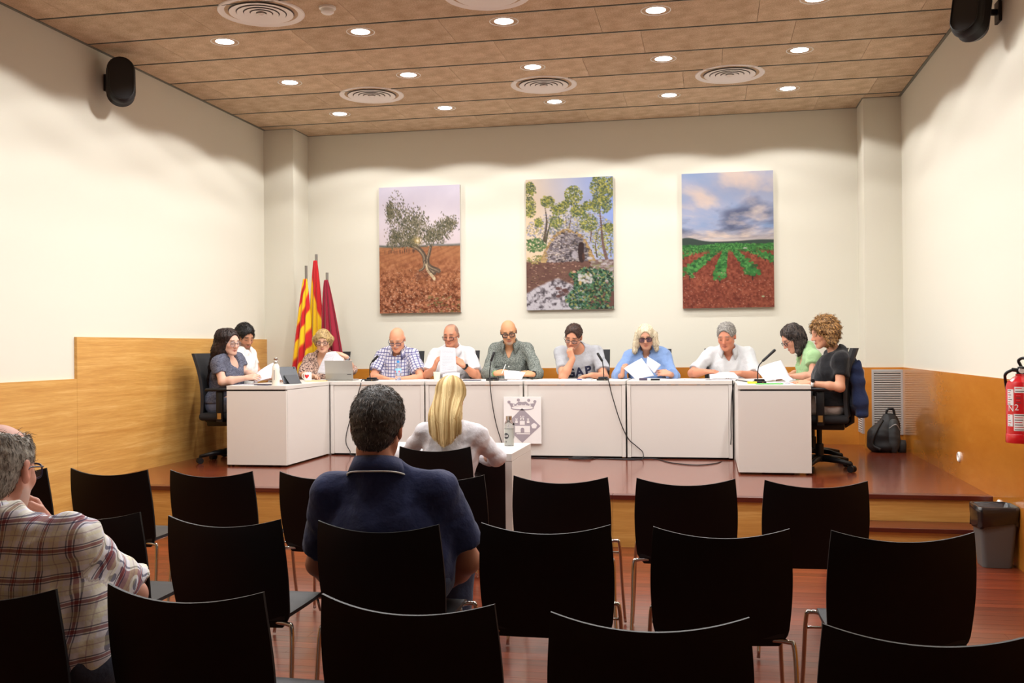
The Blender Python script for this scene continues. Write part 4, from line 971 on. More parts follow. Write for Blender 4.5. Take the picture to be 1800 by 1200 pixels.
    cuffs = []
    for i, (sh, e, w_, d, n, curl, right) in enumerate(arms):
        kind, fr_ = sl_
        ad_ = nrm(e-sh)
        if kind == 'short':
            c = mixv(sh, e, fr_); Fs.op(rc(sh, mixv(sh, e, fr_+.25), .058*amul*b**.4+so*.8, .053*amul*b**.3+so*1.5), .035, clip=[(c, ad_)]); cuffs.append((c, ad_))
        elif kind == 'long':
            Fs.op(rc(sh, e, .058*amul*b**.4+so, .052*amul+so), .035); c = mixv(e, w_, fr_); fd = nrm(w_-e); Fs.op(rc(e, mixv(e, w_, min(fr_+.2, 1.2)), .052*amul+so, (.034 if fr_ > .7 else .046)*amul+so*1.2), .02, clip=[(c, fd)])
    Fs.noise(g('wr', .0085), 30., g('seed', int(abs(hip[0])*97)), (1, 1, .6)); Fs.noise(g('wr', .0085)*.55, 62., g('seed', 1)+7, (1, 1, .5)); Fs.noise(g('wr', .0085)*.2, 120., g('seed', 1)+3)
    if g('nape'): Fs.op(rc(neck0-u*.05-fw*.012, neck0+nrm(neck1-neck0)*.06-fw*.008, nr*1.12+so, nr*1.1+.006), .03)
    # hem, neckline, opening
    Z = Fs.ax[2][None, None, :]; Fs.v = np.maximum(Fs.v, (hem-Z)+0*Fs.v)
    nl = g('neckline', ('crew', .0)); nb = neck0+u*.02
    cut = neck0+nrm(neck1-neck0)*g('cut', .0)+fw*.012; Fs.op(rc(cut, cut+nrm(neck1-neck0)*.25, nr*1.22+g('necko', .0), nr*1.5), .012, 's')
    if nl[0] == 'v':
        v1 = nb-u*(.05+nl[1])+fw*.105; Fs.op(rc(nb+fw*.06+u*.02, v1+fw*.03, nr*1.0, .004), .006, 's')
    if nl[0] == 'scoop': Fs.op(el(nb-u*.03+fw*.1, (.075, .07, .07+nl[1]), RT), .008, 's')
    P2, F2 = Fs.mesh()
    cm = sp['cloth']
    def clothco(P):
        x = (P-ms)@a; z = (P-ms)@u; out = np.stack([x, z, 0*x], 1)
        dt = np.abs(x)-sw*.86
        for sh, e, w_, d, n, curl, right in arms:
            for p0, p1, off in ((sh, e, 0), (e, w_, np.linalg.norm(e-sh))):
                ba = p1-p0; L = np.linalg.norm(ba); h = np.clip(((P-p0)@ba)/L**2, 0, 1); dd = np.linalg.norm(P-p0-h[:, None]*ba, axis=1); pd = np.cross(ba/L, fw if abs(ba@fw)/L < .8 else u); pd = nrm(pd); side = ((P-ms)@a)*(-1 if right else 1)
                m = (dd < .095) & ((h > .1) if off == 0 else (h > .001)); out[m, 0] = ((P-p0)@pd)[m]; out[m, 1] = ((P-p0)@(ba/L))[m]+off
        return out
    shirt = net('shirt', P2, F2, cm, t, org, {'cloth': (clothco, False)}, 1)
    if g('shirtlabel'): shirt['label'] = g('shirtlabel')
    if g('inner'):
        Fi = Field(axis(lo3[0], hi3[0], stc), axis(lo3[1], hi3[1], stc), axis(zlo, ms[2]+.05, stc))
        for p, k in torso(0): Fi.op(p, k, off=-.005)
        cz = ms-u*(.075); X_, Y_, Z_ = Fi.ax[0][:, None, None], Fi.ax[1][None, :, None], Fi.ax[2][None, None, :]
        Fi.v = np.maximum(Fi.v, ((X_-cz[0])*u[0]+(Y_-cz[1])*u[1]+(Z_-cz[2])*u[2])+0*Fi.v); Fi.v = np.maximum(Fi.v, (hem-Z_)+0*Fi.v)
        Pi, Fi2 = Fi.mesh(); net('inner_top', Pi, Fi2, g('inner'), t, org)
    # ---------------- collar
    if g('collar'):
        ccol, open_, hgt, tip = g('collar'); mb = MB(); n_ = 41; rows_ = []
        nup = nrm(neck1-neck0); cc = neck0+nup*(.075+g('collarup', 0.))
        for i in range(n_):
            th = math.radians(open_+(360-2*open_)*i/(n_-1)); dr = fw*math.cos(th)+a*math.sin(th); fr = (1+math.cos(th))/2
            low = -u*.075*fr**1.5; r_ = nr*1.16
            ed = max(0, 1-min(i, n_-1-i)/7.)
            rows_.append([cc+dr*(r_+.004+.012*fr)+low*.9, cc+dr*(r_+.004)+u*hgt*.7+low*.7, cc+dr*(r_+.012)+u*hgt+low*.7, cc+dr*(r_+.024+.006*fr)+u*hgt*.35+low*.85, cc+dr*(r_+.034+.012*fr)-u*(hgt*.25+tip*ed)+low])
        o_ = len(rows_[0]); mb.v = [tuple(q-org) for r_ in rows_ for q in r_]; mb.f = [(i*o_+k, i*o_+k+1, (i+1)*o_+k+1, (i+1)*o_+k) for i in range(n_-1) for k in range(o_-1)]
        me = mb.mesh('collar', True)
        set_attr(me, 'cloth', [((i/(n_-1)-.5)*.4, .1+.012*k, 0) for i in range(n_) for k in range(o_)]); me.materials.append(ccol); co_ = link('collar', me, shirt); md = co_.modifiers.new('thick', 'SOLIDIFY'); md.thickness = .004; md.offset = 0
        if g('collartrim'):
            mbt = MB().tube([Vector(r_[4]-org) for r_ in rows_], .0035, 6); obj('collar_stripe', mbt, g('collartrim'), shirt, True)
    # ---------------- trousers, shoes
    tr = g('trousers', (40, 42, 52))
    if tr is not None:
        cs = g('tstep', .02); lo4 = np.minimum(legp.min(0), hip)-.2; hi4 = np.maximum(legp.max(0), hip)+.2
        Ft = Field(axis(lo4[0], hi4[0], cs), axis(lo4[1], hi4[1], cs), axis(g('floor', S)+.01, hip[2]+.12, cs))
        Ft.op(el(hip+u*.0, (.18*b, .14*b, .12), RT), 0, off=.004)
        for s_ in (0, 1): Ft.op(rc(hip+ha*(s_*2-1)*.09, kn[s_], .086*b, .066*b), .04); Ft.op(rc(kn[s_], an[s_], .066*b, .052), .03)
        Ft.noise(.003, 40., 3); P3, F3 = Ft.mesh(); net('trousers', P3, F3, tr if not isinstance(tr, tuple) else cloth_mat('trouser_cloth', tr), t, org)
        for s_ in (0, 1):
            q = an[s_]-org; fl = Vector((q[0], q[1], 0)); h3 = Vector((hf[0], hf[1], 0)); mb = MB(); rg = []
            for tt, w2, hh in ((-.07, .02, .05), (-.055, .034, .07), (-.01, .038, .085), (.05, .04, .07), (.11, .045, .05), (.16, .04, .04), (.19, .018, .028)):
                c_ = fl+h3*tt; sd = Vector((-h3.y, h3.x, 0)); rg.append([c_+sd*w2*math.cos(k)*1.0+Vector((0, 0, max(.003, hh*.5+hh*.5*math.sin(k)))) for k in [2*math.pi*j/12 for j in range(12)]])
            loft(mb, rg); mb.f += [tuple(range(12)), tuple(range(72, 84))]; obj('shoe', mb, g('shoe', m_blackmat), t, True)
    # ---------------- hair
    hair = g('hair')
    if hair:
        kind, hm = hair[0], hair[1]; hst = g('hstep', .0052); ext = .16 if kind in ('short', 'crop') else .2
        ends = [npv(q) for ln in g('locks', []) for q, r_ in ln]; hl_ = np.array([hc-ext, hc+ext]+ends); lo5 = hl_.min(0)-.06; hi5 = hl_.max(0)+.06
        Fh = Field(axis(lo5[0], hi5[0], hst), axis(lo5[1], hi5[1], hst), axis(lo5[2], hi5[2], hst)); th = g('hthick', .014)
        Fh.op(el(hp(0, -.014, .034), (np.array((.0755, .097, .0865))+np.array((th*.7, th*.8, th)))*hs, RH), 0)
        if kind != 'short' and kind != 'crop': Fh.op(el(hp(0, -.045, -.03), np.array((.079, .07, .08))*hs*g('hslim', 1.), RH), .04)
        else: Fh.op(el(hp(0, -.055, -.03), np.array((.06, .05, .06))*hs, RH), .03)
        for ln in g('locks', []):
            for (p0, r0), (p1, r1) in zip(ln[:-1], ln[1:]): Fh.op(rc(npv(p0), npv(p1), r0, r1), .02)
        if kind == 'curly': Fh.noise(.008, 130., 4); Fh.noise(.004, 210., 5)
        elif kind == 'crop': Fh.noise(.0012, 300., 2)
        else: Fh.noise(.0014, 150., 6, (1, 1, .2))
        # face opening
        hl0 = g('hairline', .085)
        Fh.op(el(hp(0, .13, hl0-.118), np.array((.078+g('face', 0), .095, .118))*hs, RH), .006, 's')
        if kind in ('short', 'crop'):
            for s_ in (-1, 1): Fh.op(el(hp(.085*s_, .03, -.055), np.array((.04, .068, .075))*hs, RH), .006, 's')
            Fh.op(el(hp(0, .02, -.15), np.array((.12, .1, .085))*hs, RH), .008, 's')
        for p in g('haircut', []): Fh.op(p, .006, 's')
        Fh.noise(.0016 if kind != 'curly' else .003, 260., 9)
        P5, F5 = Fh.mesh()
        if len(P5): net('hair', P5, F5, hm, t, org, None, 1)
    # ---------------- glasses
    gl = g('glasses')
    if gl:
        gm, rw, rh, lens = gl[:4]; rr = gl[4] if len(gl) > 4 else .0022; dz = gl[5] if len(gl) > 5 else 0.; mb = MB(); lb = MB()
        tl = lambda x, y_, z: Vector(hp(x, y_, z+dz)-org)
        for s_ in (-1, 1):
            ring = []
            for k in range(25):
                an_ = 2*math.pi*k/24; c_, n_ = math.cos(an_), math.sin(an_); e = .62; ring.append(tl(.034*s_+rw*abs(c_)**e*math.copysign(1, c_), .1035-.25*abs(.034*s_+rw*c_*.5)**1.3*1.0, -.004+rh*abs(n_)**e*math.copysign(1, n_)))
            mb.tube(ring, rr*hs, 6, False); lb.add(ring[:-1], [tuple(range(24))])
            mb.tube([tl((.034+rw)*s_, .098, .006), tl(.079*s_, .07, .008), tl(.083*s_, .0, .008), tl(.081*s_, -.02, -.006)], rr*.8*hs, 6)
        mb.tube([tl(-.034+rw, .105, .0), tl(0, .109, .003), tl(.034-rw, .105, .0)], rr*.9*hs, 6)
        go = obj('glasses', mb, gm, t, True); obj('lens', lb, lens, go)
    sp['_'] = dict(org=org, hp=hp, a=a, u=u, fw=fw, ms=ms, t=t, shirt=shirt, RH=RH, hs=hs, arms=arms, nb=nb)
    return t
def wrist_band(sp, right, mat, facemat=None, w=.02, r=.031, back=.02, name='wristwatch', facer=.018):
    q = sp['_']; A = [x for x in q['arms'] if x[6] == right][0]; e, w_ = A[1], A[2]; ax = nrm(w_-e); c = w_-ax*back-q['org']; n = nrm(-A[4]-ax*(-A[4]@ax)); sd = np.cross(ax, n); mb = MB()
    rg = [[Vector(c+ax*z+(n*math.cos(k)*.92+sd*math.sin(k))*rr) for k in [2*math.pi*j/20 for j in range(20)]] for z, rr in ((-w/2, r), (-w/2, r+.003), (w/2, r+.003), (w/2, r))]
    loft(mb, rg); o = obj(name, mb, mat, q['t'], True)
    if facemat:
        up_ = Vector(c+n*(r*.92+.004)); N = Vector(n); mb = MB().tube([up_-N*.004, up_+N*.006], facer, 18); obj('watch_face', mb, facemat, o, auto=40)
    return o

def buttons(sp, zs_, mat, du=0.):
    from mathutils.bvhtree import BVHTree as BV
    q = sp['_']; me0 = q['shirt'].data; bvh = BV.FromPolygons([v.co.copy() for v in me0.vertices], [tuple(p.vertices) for p in me0.polygons])
    for z in zs_:
        p = q['ms']+q['a']*du-q['u']*z+q['fw']*.5-q['org']; h = bvh.ray_cast(Vector(p), Vector(-q['fw']), 1.)
        if h[0]: n = h[1]; obj('button', MB().tube([h[0]-n*.001, h[0]+n*.003], .0065, 10), mat, q['shirt'])
# ------------------------------------------------------------------ cast
def lensmat(name, col, alpha):
    t = NT(name); t.set(Base_Color=lin(col), Roughness=.05, Alpha=alpha); return t.m
L_clear = lensmat('lens_clear', (200, 206, 212), .1); L_tint = lensmat('lens_tinted', (66, 36, 60), .78); L_dim = lensmat('lens_grey', (176, 182, 190), .25)
G_black = simple('frame_black', (18, 16, 18), .3); G_dark = simple('frame_brown', (52, 30, 30), .3); G_metal = simple('frame_metal', (150, 150, 156), .25, .8); G_navy = simple('frame_navy', (22, 26, 60), .3)
m_strapk = simple('strap_black', (20, 20, 24), .6); m_strapw = simple('strap_white', (228, 226, 222), .6); m_face = simple('watch_glass', (14, 14, 20), .12)
Q = lambda u, v, Y: npv(at(u, v, Y))
DN = (0, 0, -1)
def hipat(u, Y, dz=.56): return (at(u, 640, Y).x, Y, S+dz)
cast = []
def add(label, **sp): person(label, sp); cast.append(sp); return sp
h_dark = hair_mat('hair_dark_brown', (20, 12, 10), (52, 34, 28)); h_black = hair_mat('hair_black', (10, 8, 8), (34, 28, 26)); h_blond = hair_mat('hair_blonde', (150, 118, 70), (236, 208, 150)); h_ash = hair_mat('hair_ash_blonde', (124, 96, 60), (206, 178, 122), (70, 70, 30))
h_plat = hair_mat('hair_platinum', (166, 148, 118), (228, 216, 188)); h_grey = hair_mat('hair_grey', (88, 84, 80), (176, 172, 164), (120, 120, 60)); h_curl = hair_mat('hair_light_brown', (72, 46, 24), (168, 124, 72), (60, 60, 60)); h_crop = hair_mat('hair_cropped', (70, 60, 54), (120, 110, 100), (200, 200, 200)); h_brown = hair_mat('hair_brown', (34, 20, 16), (74, 50, 40), (80, 80, 40))
h_salt = hair_mat('hair_salt_pepper', (16, 15, 15), (84, 80, 76), (150, 150, 60)); h_greyn = hair_mat('hair_grey_thin', (84, 78, 70), (190, 184, 172), (120, 120, 50))

# 1 woman at the left wing
pY = 8.78
office(-4.45, 8.80, -84, 'black office chair of the long-haired woman by the wood panelling')
p1 = add('person with long dark hair and round glasses in a grey-blue T-shirt, reading papers', hip=(-4.56, 8.80, S+.55), hemdz=.01, head=Q(404, 601, 8.72), yaw=62, pitch=10, roll=0, fem=True, hs=.97,
    rs=Q(383, 637, 8.60), ls=Q(417, 630, 8.98), r=(Q(391, 671, 8.56), Q(432, 664, 8.62), (.95, .05, .12), (0, .6, -.6), .5), l=(Q(430, 655, 8.98), Q(458, 664, 8.86), (.9, -.1, .1), (0, -.6, .5), .6),
    skin=(236, 188, 164), brow=(50, 34, 28), cloth=heather_mat('tee_heather_blue', (70, 72, 88), (112, 114, 128), (60, 60, 160)), sleeve=('short', .58), neckline=('scoop', .0), trousers=cloth_mat('jeans_light', (120, 132, 162)), floor=S,
    hair=('long', h_dark), locks=[[(Q(394, 592, 8.69), .085), (Q(387, 616, 8.70), .078), (Q(378, 645, 8.74), .058), (Q(369, 672, 8.76), .03)]], face=.0, hairline=.105, noears=True, glasses=(G_metal, .024, .022, L_clear, .0024), thigh=.40, arm=1.08)
# 2 man behind her
office(-4.50, 9.38, -86, 'black office chair behind the long-haired woman, under the man in white')
p2 = add('person with short black hair and stubble in a white T-shirt, behind the long-haired woman', hip=(-4.62, 9.38, S+.56), head=Q(430, 592, 9.34), yaw=58, pitch=22, hs=1.0,
    rs=Q(417, 624, 9.22), ls=Q(440, 622, 9.52), r=(Q(427, 660, 9.14), Q(470, 664, 9.18), (.95, 0, .05), DN, .5), l=(Q(452, 655, 9.5), Q(488, 664, 9.35), (.9, -.3, .0), DN, .5),
    skin=(204, 146, 112), brow=(24, 18, 16), beard=((50, 36, 30), .6, 'full'), cloth=cloth_mat('tee_white', (240, 238, 234)), sleeve=('short', .6), trousers=(46, 48, 60), hair=('short', h_black), hthick=.02, hairline=.09, thigh=.38)
# 3 woman in the floral blouse
pY = 10.3
def central(u, lb): return office(at(u, 640, 10.36).x, 10.36, 180, lb)
central(566, 'black office chair under the woman in the floral blouse')
p3 = add('person with short blonde hair in a floral blouse over navy, behind the grey laptop', hip=hipat(566, 10.42, .55), head=Q(568, 600, 10.24), yaw=14, pitch=10, fem=True, hs=.98,
    rs=Q(544, 632, 10.36), ls=Q(591, 630, 10.36), r=(Q(531, 658, 10.2), Q(545, 661, 10.0), (.9, -.3, .05), (0, -.3, -.8), .6), l=(Q(619, 650, 10.25), Q(609, 627, 10.08), (-.85, 0, .42), (-.3, .2, -.8), .45),
    skin=(238, 186, 156), brow=(140, 104, 70), cloth=None or heather_mat('blouse_floral', (58, 40, 46), (222, 190, 172), (55, 55, 55)), sleeve=('long', .1), neckline=('v', .16), inner=cloth_mat('camisole_navy', (44, 50, 110)), trousers=(36, 38, 50), hair=('bob', h_ash), locks=[[(Q(556, 596, 10.26), .045), (Q(557, 603, 10.27), .028)], [(Q(580, 596, 10.26), .045), (Q(580, 603, 10.27), .028)]], hairline=.072, face=-.006, hthick=.02, glasses=(G_dark, .026, .019, L_clear, .003))
wrist_band(p3, False, G_metal, None, .03, .028, .025, 'bracelet')
# 4 bald man in checked shirt
central(698, 'black office chair under the bald man in the checked shirt')
ck = plaid_mat('check_blue_white', (232, 230, 236), [(.25, .22, (108, 108, 160), .6), (.25, .1, (44, 46, 92), .6), (.75, .06, (90, 78, 92), .5)], .034)
p4 = add('person, bald with a white moustache and glasses, in a blue and white checked shirt', hip=hipat(699, 10.44), head=Q(698, 596, 10.2), yaw=2, pitch=27, hs=1.02, bulk=1.08, belly=.03,
    rs=Q(673, 624, 10.36), ls=Q(725, 624, 10.36), r=(Q(656, 663, 10.2), Q(676, 665, 9.98), (.9, -.4, -.05), DN, .35), l=(Q(741, 665, 10.2), Q(706, 666, 9.98), (-.9, -.4, -.05), DN, .35),
    skin=(232, 164, 128), brow=(150, 130, 116), beard=((214, 208, 204), .9, 'mous'), scalp=((176, 164, 152), .5), cloth=ck, loose=.013, sleeve=('short', .72), neckline=('v', .03), collar=(ck, 32, .04, .025), trousers=(60, 62, 74), glasses=(G_navy, .027, .015, L_dim, .003, -.006))
# 5 man in white polo
central(797, 'black office chair under the man in the white polo shirt')
wh = cloth_mat('polo_white', (236, 234, 236))
p5 = add('person in a white polo shirt with low glasses, holding a printed sheet upright', hip=hipat(797, 10.46, .57), head=Q(793, 589, 10.24), yaw=-4, pitch=12, hs=1.0, bulk=1.06,
    rs=Q(766, 623, 10.38), ls=Q(825, 622, 10.38), r=(Q(749, 661, 10.22), Q(763, 648, 10.0), (.35, -.1, .9), (.7, .5, -.2), .55), l=(Q(839, 662, 10.2), Q(815, 643, 10.02), (-.75, -.05, .65), (-.3, .6, -.5), .45),
    skin=(220, 150, 116), brow=(80, 64, 56), cloth=wh, loose=.012, sleeve=('short', .78), neckline=('v', .05), collar=(wh, 30, .04, .02), trousers=(50, 52, 60), scalp=((112, 98, 88), .75, 1), glasses=(G_dark, .026, .015, L_clear, .0034, -.014))
wrist_band(p5, False, m_strapk, m_face, .022, .03, .015)
# 6 bald bearded man
central(895, 'black office chair under the bald bearded man in the grey shirt')
gs = heather_mat('shirt_grey_green', (66, 72, 70), (150, 156, 148), (120, 120, 120))
p6 = add('person, bald with a greying goatee and black glasses, in a grey-green patterned shirt', hip=hipat(897, 10.46, .58), head=Q(894, 583, 10.24), yaw=10, pitch=20, roll=6, hs=1.02,
    rs=Q(868, 616, 10.38), ls=Q(926, 614, 10.38), r=(Q(857, 655, 10.22), Q(871, 656, 9.98), (.9, -.15, .1), (.2, .6, -.6), .7), l=(Q(946, 656, 10.22), Q(937, 658, 9.99), (-.9, -.15, .1), (-.2, .6, -.6), .6),
    skin=(222, 162, 118), brow=(60, 44, 36), beard=((150, 140, 130), .75, 'goat'), scalp=((150, 116, 92), .35), cloth=gs, loose=.010, sleeve=('long', .93), neckline=('v', .07), collar=(gs, 34, .042, .03), trousers=(40, 42, 50), glasses=(G_black, .027, .020, L_clear, .0048))
buttons(p6, (.15, .22, .29), m_whiteplain); wrist_band(p6, False, m_strapk, m_face, .02, .031, .012); wrist_band(p6, True, simple('band_green', (96, 190, 110), .6), None, .008, .031, .004, 'bracelet')
# 7 man resting his cheek
central(1030, 'black office chair under the man resting his cheek on his hand')
p7 = add('person in a light grey T-shirt with navy letters, resting a cheek on one hand', hip=hipat(1022, 10.46, .56), head=Q(1008, 592, 10.2), yaw=-8, pitch=24, roll=-8, hs=1.04,
    rs=Q(987, 622, 10.34), ls=Q(1049, 620, 10.38), r=(Q(990, 663, 10.02), Q(1007, 631, 10.03), (-.38, .12, .9), (.45, .8, .2), .95), l=(Q(1063, 664, 10.2), Q(1040, 659, 9.98), (-.92, -.3, -.12), DN, .4),
    skin=(222, 158, 124), brow=(48, 34, 30), beard=((120, 92, 80), .35, 'full'), cloth=cloth_mat('tee_grey', (184, 185, 190)), loose=.012, sleeve=('short', .7), trousers=(56, 60, 76), hair=('short', h_brown), hthick=.012, hairline=.108, glasses=(G_black, .026, .016, L_dim, .0026, -.004), arm=1.05)
# 8 blonde woman in blue
central(1140, 'black office chair under the woman in the blue shirt')
bl = cloth_mat('shirt_blue', (136, 166, 216))
p8 = add('person with shoulder-length platinum hair and tinted glasses in a light blue shirt', hip=hipat(1136, 10.46, .56), head=Q(1135, 592, 10.22), yaw=2, pitch=16, roll=4, fem=True, hs=.98, bulk=1.1,
    rs=Q(1109, 627, 10.36), ls=Q(1164, 625, 10.36), r=(Q(1086, 662, 10.2), Q(1094, 660, 9.98), (.1, -.1, .9), (.8, .4, 0), .8), l=(Q(1184, 662, 10.2), Q(1178, 657, 9.98), (-.95, -.1, .15), (-.1, .7, -.5), .35),
    skin=(218, 160, 130), brow=(120, 92, 70), cloth=bl, loose=.020, sleeve=('long', .62), neckline=('v', .08), collar=(bl, 36, .035, .03), trousers=(220, 218, 214), hair=('long', h_plat), hairline=.095, face=-.014, noears=True,
    locks=[[(Q(1123, 588, 10.24), .045), (Q(1119, 604, 10.24), .036), (Q(1116, 616, 10.24), .03)], [(Q(1149, 588, 10.24), .045), (Q(1152, 602, 10.24), .034), (Q(1154, 612, 10.25), .026)]], glasses=(G_black, .031, .023, L_tint, .0028), hthick=.018)
# 9 grey haired man
central(1278, 'black office chair under the grey-haired man in the pale shirt')
ws = cloth_mat('shirt_pale', (222, 224, 226))
p9 = add('person with grey hair in a pale rolled-sleeve shirt, leafing through papers', hip=hipat(1282, 10.44), head=Q(1277, 591, 10.2), yaw=-16, pitch=20, hs=1.07, bulk=1.08, belly=.03,
    rs=Q(1247, 624, 10.36), ls=Q(1313, 623, 10.36), r=(Q(1217, 656, 10.2), Q(1240, 653, 9.98), (.95, -.2, .0), (.2, .2, -.9), .6), l=(Q(1327, 662, 10.18), Q(1301, 656, 9.98), (-.95, -.2, .0), (-.2, .3, -.8), .6),
    skin=(222, 148, 116), brow=(120, 104, 92), cloth=ws, loose=.012, sleeve=('short', .86), neckline=('v', .05), collar=(ws, 34, .042, .03), trousers=(60, 62, 74), hair=('short', h_grey), hthick=.014, hairline=.102, arm=1.06)
buttons(p9, (.16, .23, .3), m_whiteplain)
# 10 woman in green
office(.93, 9.52, 86, 'black office chair behind the woman in green at the right wing')
p10 = add('person with dark greying hair and glasses in a pale green top, leaning over papers', hip=(1.04, 9.52, S+.55), head=Q(1394, 594, 9.45), yaw=-74, pitch=34, fem=True, hs=1.0,
    rs=Q(1414, 624, 9.66), ls=Q(1432, 628, 9.28), r=(Q(1405, 655, 9.7), Q(1382, 662, 9.5), (-.95, 0, 0), DN, .5), l=(Q(1428, 661, 9.2), Q(1392, 661, 9.24), (-.95, .15, 0), DN, .5),
    skin=(222, 160, 130), brow=(60, 44, 38), cloth=cloth_mat('top_green', (168, 206, 150)), loose=.014, sleeve=('short', .4), neckline=('scoop', .0), trousers=(60, 60, 70), hair=('long', hair_mat('hair_dark_grey', (26, 20, 18), (70, 58, 52))), hairline=.105, noears=True,
    locks=[[(Q(1400, 590, 9.42), .06), (Q(1405, 604, 9.42), .055), (Q(1404, 616, 9.4), .035)]], glasses=(G_black, .025, .017, L_clear, .003), thigh=.40)
# 11 woman in black
oc = office(.92, 8.84, 86, 'black office chair at the right wing with a denim jacket on its back')
p11 = add('person with curly light brown hair in a black T-shirt, holding papers at the right wing', hip=(1.0, 8.84, S+.55), hemdz=0., bulk=1.14, head=Q(1449, 585, 8.78), yaw=-76, pitch=14, fem=True, hs=1.0,
    rs=Q(1462, 628, 8.98), ls=Q(1477, 634, 8.60), r=(Q(1440, 668, 9.0), Q(1412, 672, 8.9), (-.95, -.1, 0), DN, .5), l=(Q(1477, 681, 8.52), Q(1424, 674, 8.56), (-.97, .1, .08), (0, .5, -.7), .5),
    skin=(222, 160, 126), brow=(110, 80, 56), cloth=cloth_mat('tee_black', (24, 24, 28), .1), loose=.012, sleeve=('short', .62), neckline=('v', .06), trousers=cloth_mat('trousers_grey', (184, 176, 170)), hair=('curly', h_curl), hthick=.024, hairline=.088, face=-.008, noears=True,
    locks=[[(Q(1457, 585, 8.78), .06), (Q(1458, 600, 8.78), .05)], [(Q(1462, 578, 8.72), .05), (Q(1462, 596, 8.7), .04)]], thigh=.40, arm=1.05)
wrist_band(p11, False, m_strapw, m_face, .022, .03, .02)
# 12 man in navy, from behind
nv = cloth_mat('polo_navy', (46, 54, 94), .12)
p12 = add('person seen from behind in a navy polo shirt with a white collar stripe', hip=(-1.16, 3.64, .57), head=npv(at(664, 750, 3.66)), yaw=184, pitch=4, roll=5, hs=1.17, bulk=1.18, floor=0., step=.0065,
    rs=npv(at(768, 866, 3.66)), ls=npv(at(586, 868, 3.66)), r=(npv(at(822, 985, 3.74)), npv(at(775, 1030, 3.92)), (-.7, .6, -.1), DN, .5), l=(npv(at(560, 990, 3.78)), npv(at(610, 1030, 3.98)), (.7, .6, -.1), DN, .5),
    skin=(206, 140, 110), cloth=nv, cstep=.008, loose=.014, wr=.006, sleeve=('short', .78), neckline=('crew', 0), collar=(nv, 30, .045, .015), trousers=cloth_mat('jeans_blue', (62, 76, 108), .25), tstep=.012, hair=('short', h_salt), hthick=.016, arm=1.18, neck=1.14, collarup=.014, cut=.13, nape=1, haircut=[], collartrim=simple('collar_white', (226, 224, 220), .8))
# 13 blonde woman from behind
p13 = add('person seen from behind with long blonde hair and a white long-sleeved top', hip=(-1.66, 6.20, .55), head=npv(at(793, 699, 6.24)), yaw=178, pitch=14, fem=True, hs=1.0, floor=0.,
    rs=npv(at(839, 763, 6.2)), ls=npv(at(745, 762, 6.2)), r=(npv(at(874, 806, 6.30)), npv(at(838, 800, 6.52)), (-.8, .5, 0), DN, .4), l=(npv(at(712, 800, 6.30)), npv(at(752, 798, 6.52)), (.8, .5, 0), DN, .4),
    skin=(232, 178, 150), cloth=cloth_mat('top_white', (236, 232, 236)), loose=.009, sleeve=('long', .85), trousers=(70, 60, 66), hair=('long', h_blond), hthick=.003, hslim=.9, noears=True, thigh=.36,
    locks=[[(Q(794, 700, 6.2), .07), (Q(794, 730, 6.19), .065), (Q(795, 755, 6.18), .05), (Q(796, 768, 6.17), .03)]])
# 14 man in plaid at the left edge
pd_ = plaid_mat('plaid_red_yellow', (244, 243, 250), [(.5, .17, (240, 234, 170), .28), (.0, .055, (140, 44, 52), .75), (.11, .022, (50, 48, 92), .75), (.89, .022, (50, 48, 92), .75), (.5, .018, (150, 110, 140), .4)], .075)
hc14 = npv(at(-2, 826, 2.60))
p14 = add('person with thinning grey hair and glasses in a plaid shirt, hand at the chin', hip=(-1.83, 2.56, .56), head=hc14, yaw=188, pitch=6, hs=1.15, bulk=1.04, floor=0., step=.0055,
    rs=npv(at(128, 955, 2.52)), ls=npv(at(-110, 950, 2.60)), r=(npv(at(232, 1045, 2.74)), npv(at(84, 925, 2.86)), (-.55, -.1, .75), (-.5, -.6, .3), 1.0), l=(npv(at(-160, 1100, 2.7)), npv(at(-60, 1150, 2.95)), (.7, .5, 0), DN, .5),
    skin=(226, 164, 140), cloth=pd_, cstep=.007, loose=.014, wr=.008, sleeve=('short', .84), neckline=('crew', 0), collar=(pd_, 24, .045, .02), trousers=(70, 76, 96), hair=('short', h_greyn), hthick=.009, hairline=.09, beard=((200, 192, 186), .45, 'full'), glasses=(G_navy, .027, .02, L_clear, .0026), hipdir=(.35, .93, 0), arm=1.05,
    haircut=[el(hc14+np.array([0, 0, .135]), (.085, .085, .07))])
# ------------------------------------------------------------------ strands of hair on the nearest heads
def strand_mesh(name, paths, cols, w, parent, org, out=None):
    vs_ = []; fs = []; cs = []
    for pth, c in zip(paths, cols):
        n = len(pth); o = len(vs_)
        for i, p in enumerate(pth):
            t_ = pth[min(i+1, n-1)]-pth[max(i-1, 0)]; s_ = np.cross(t_, out(p) if out else np.array([0, -1., .2])); s_ = nrm(s_)*w*(1-.75*(i/(n-1))**2)
            vs_ += [p-s_-org, p+s_-org]; cs += [c, c]
        fs += [(o+2*i, o+2*i+1, o+2*i+3, o+2*i+2) for i in range(n-1)]
    me = bpy.data.meshes.new(name); me.from_pydata([tuple(v) for v in vs_], [], fs); me.polygons.foreach_set('use_smooth', [True]*len(fs)); set_attr(me, 'paint', cs, True); me.materials.append(m_strand); o = link(name, me, parent); o['kind'] = 'stuff'; return o
m_strand = attr_mat('hair_strand', 'paint', .6, .25)
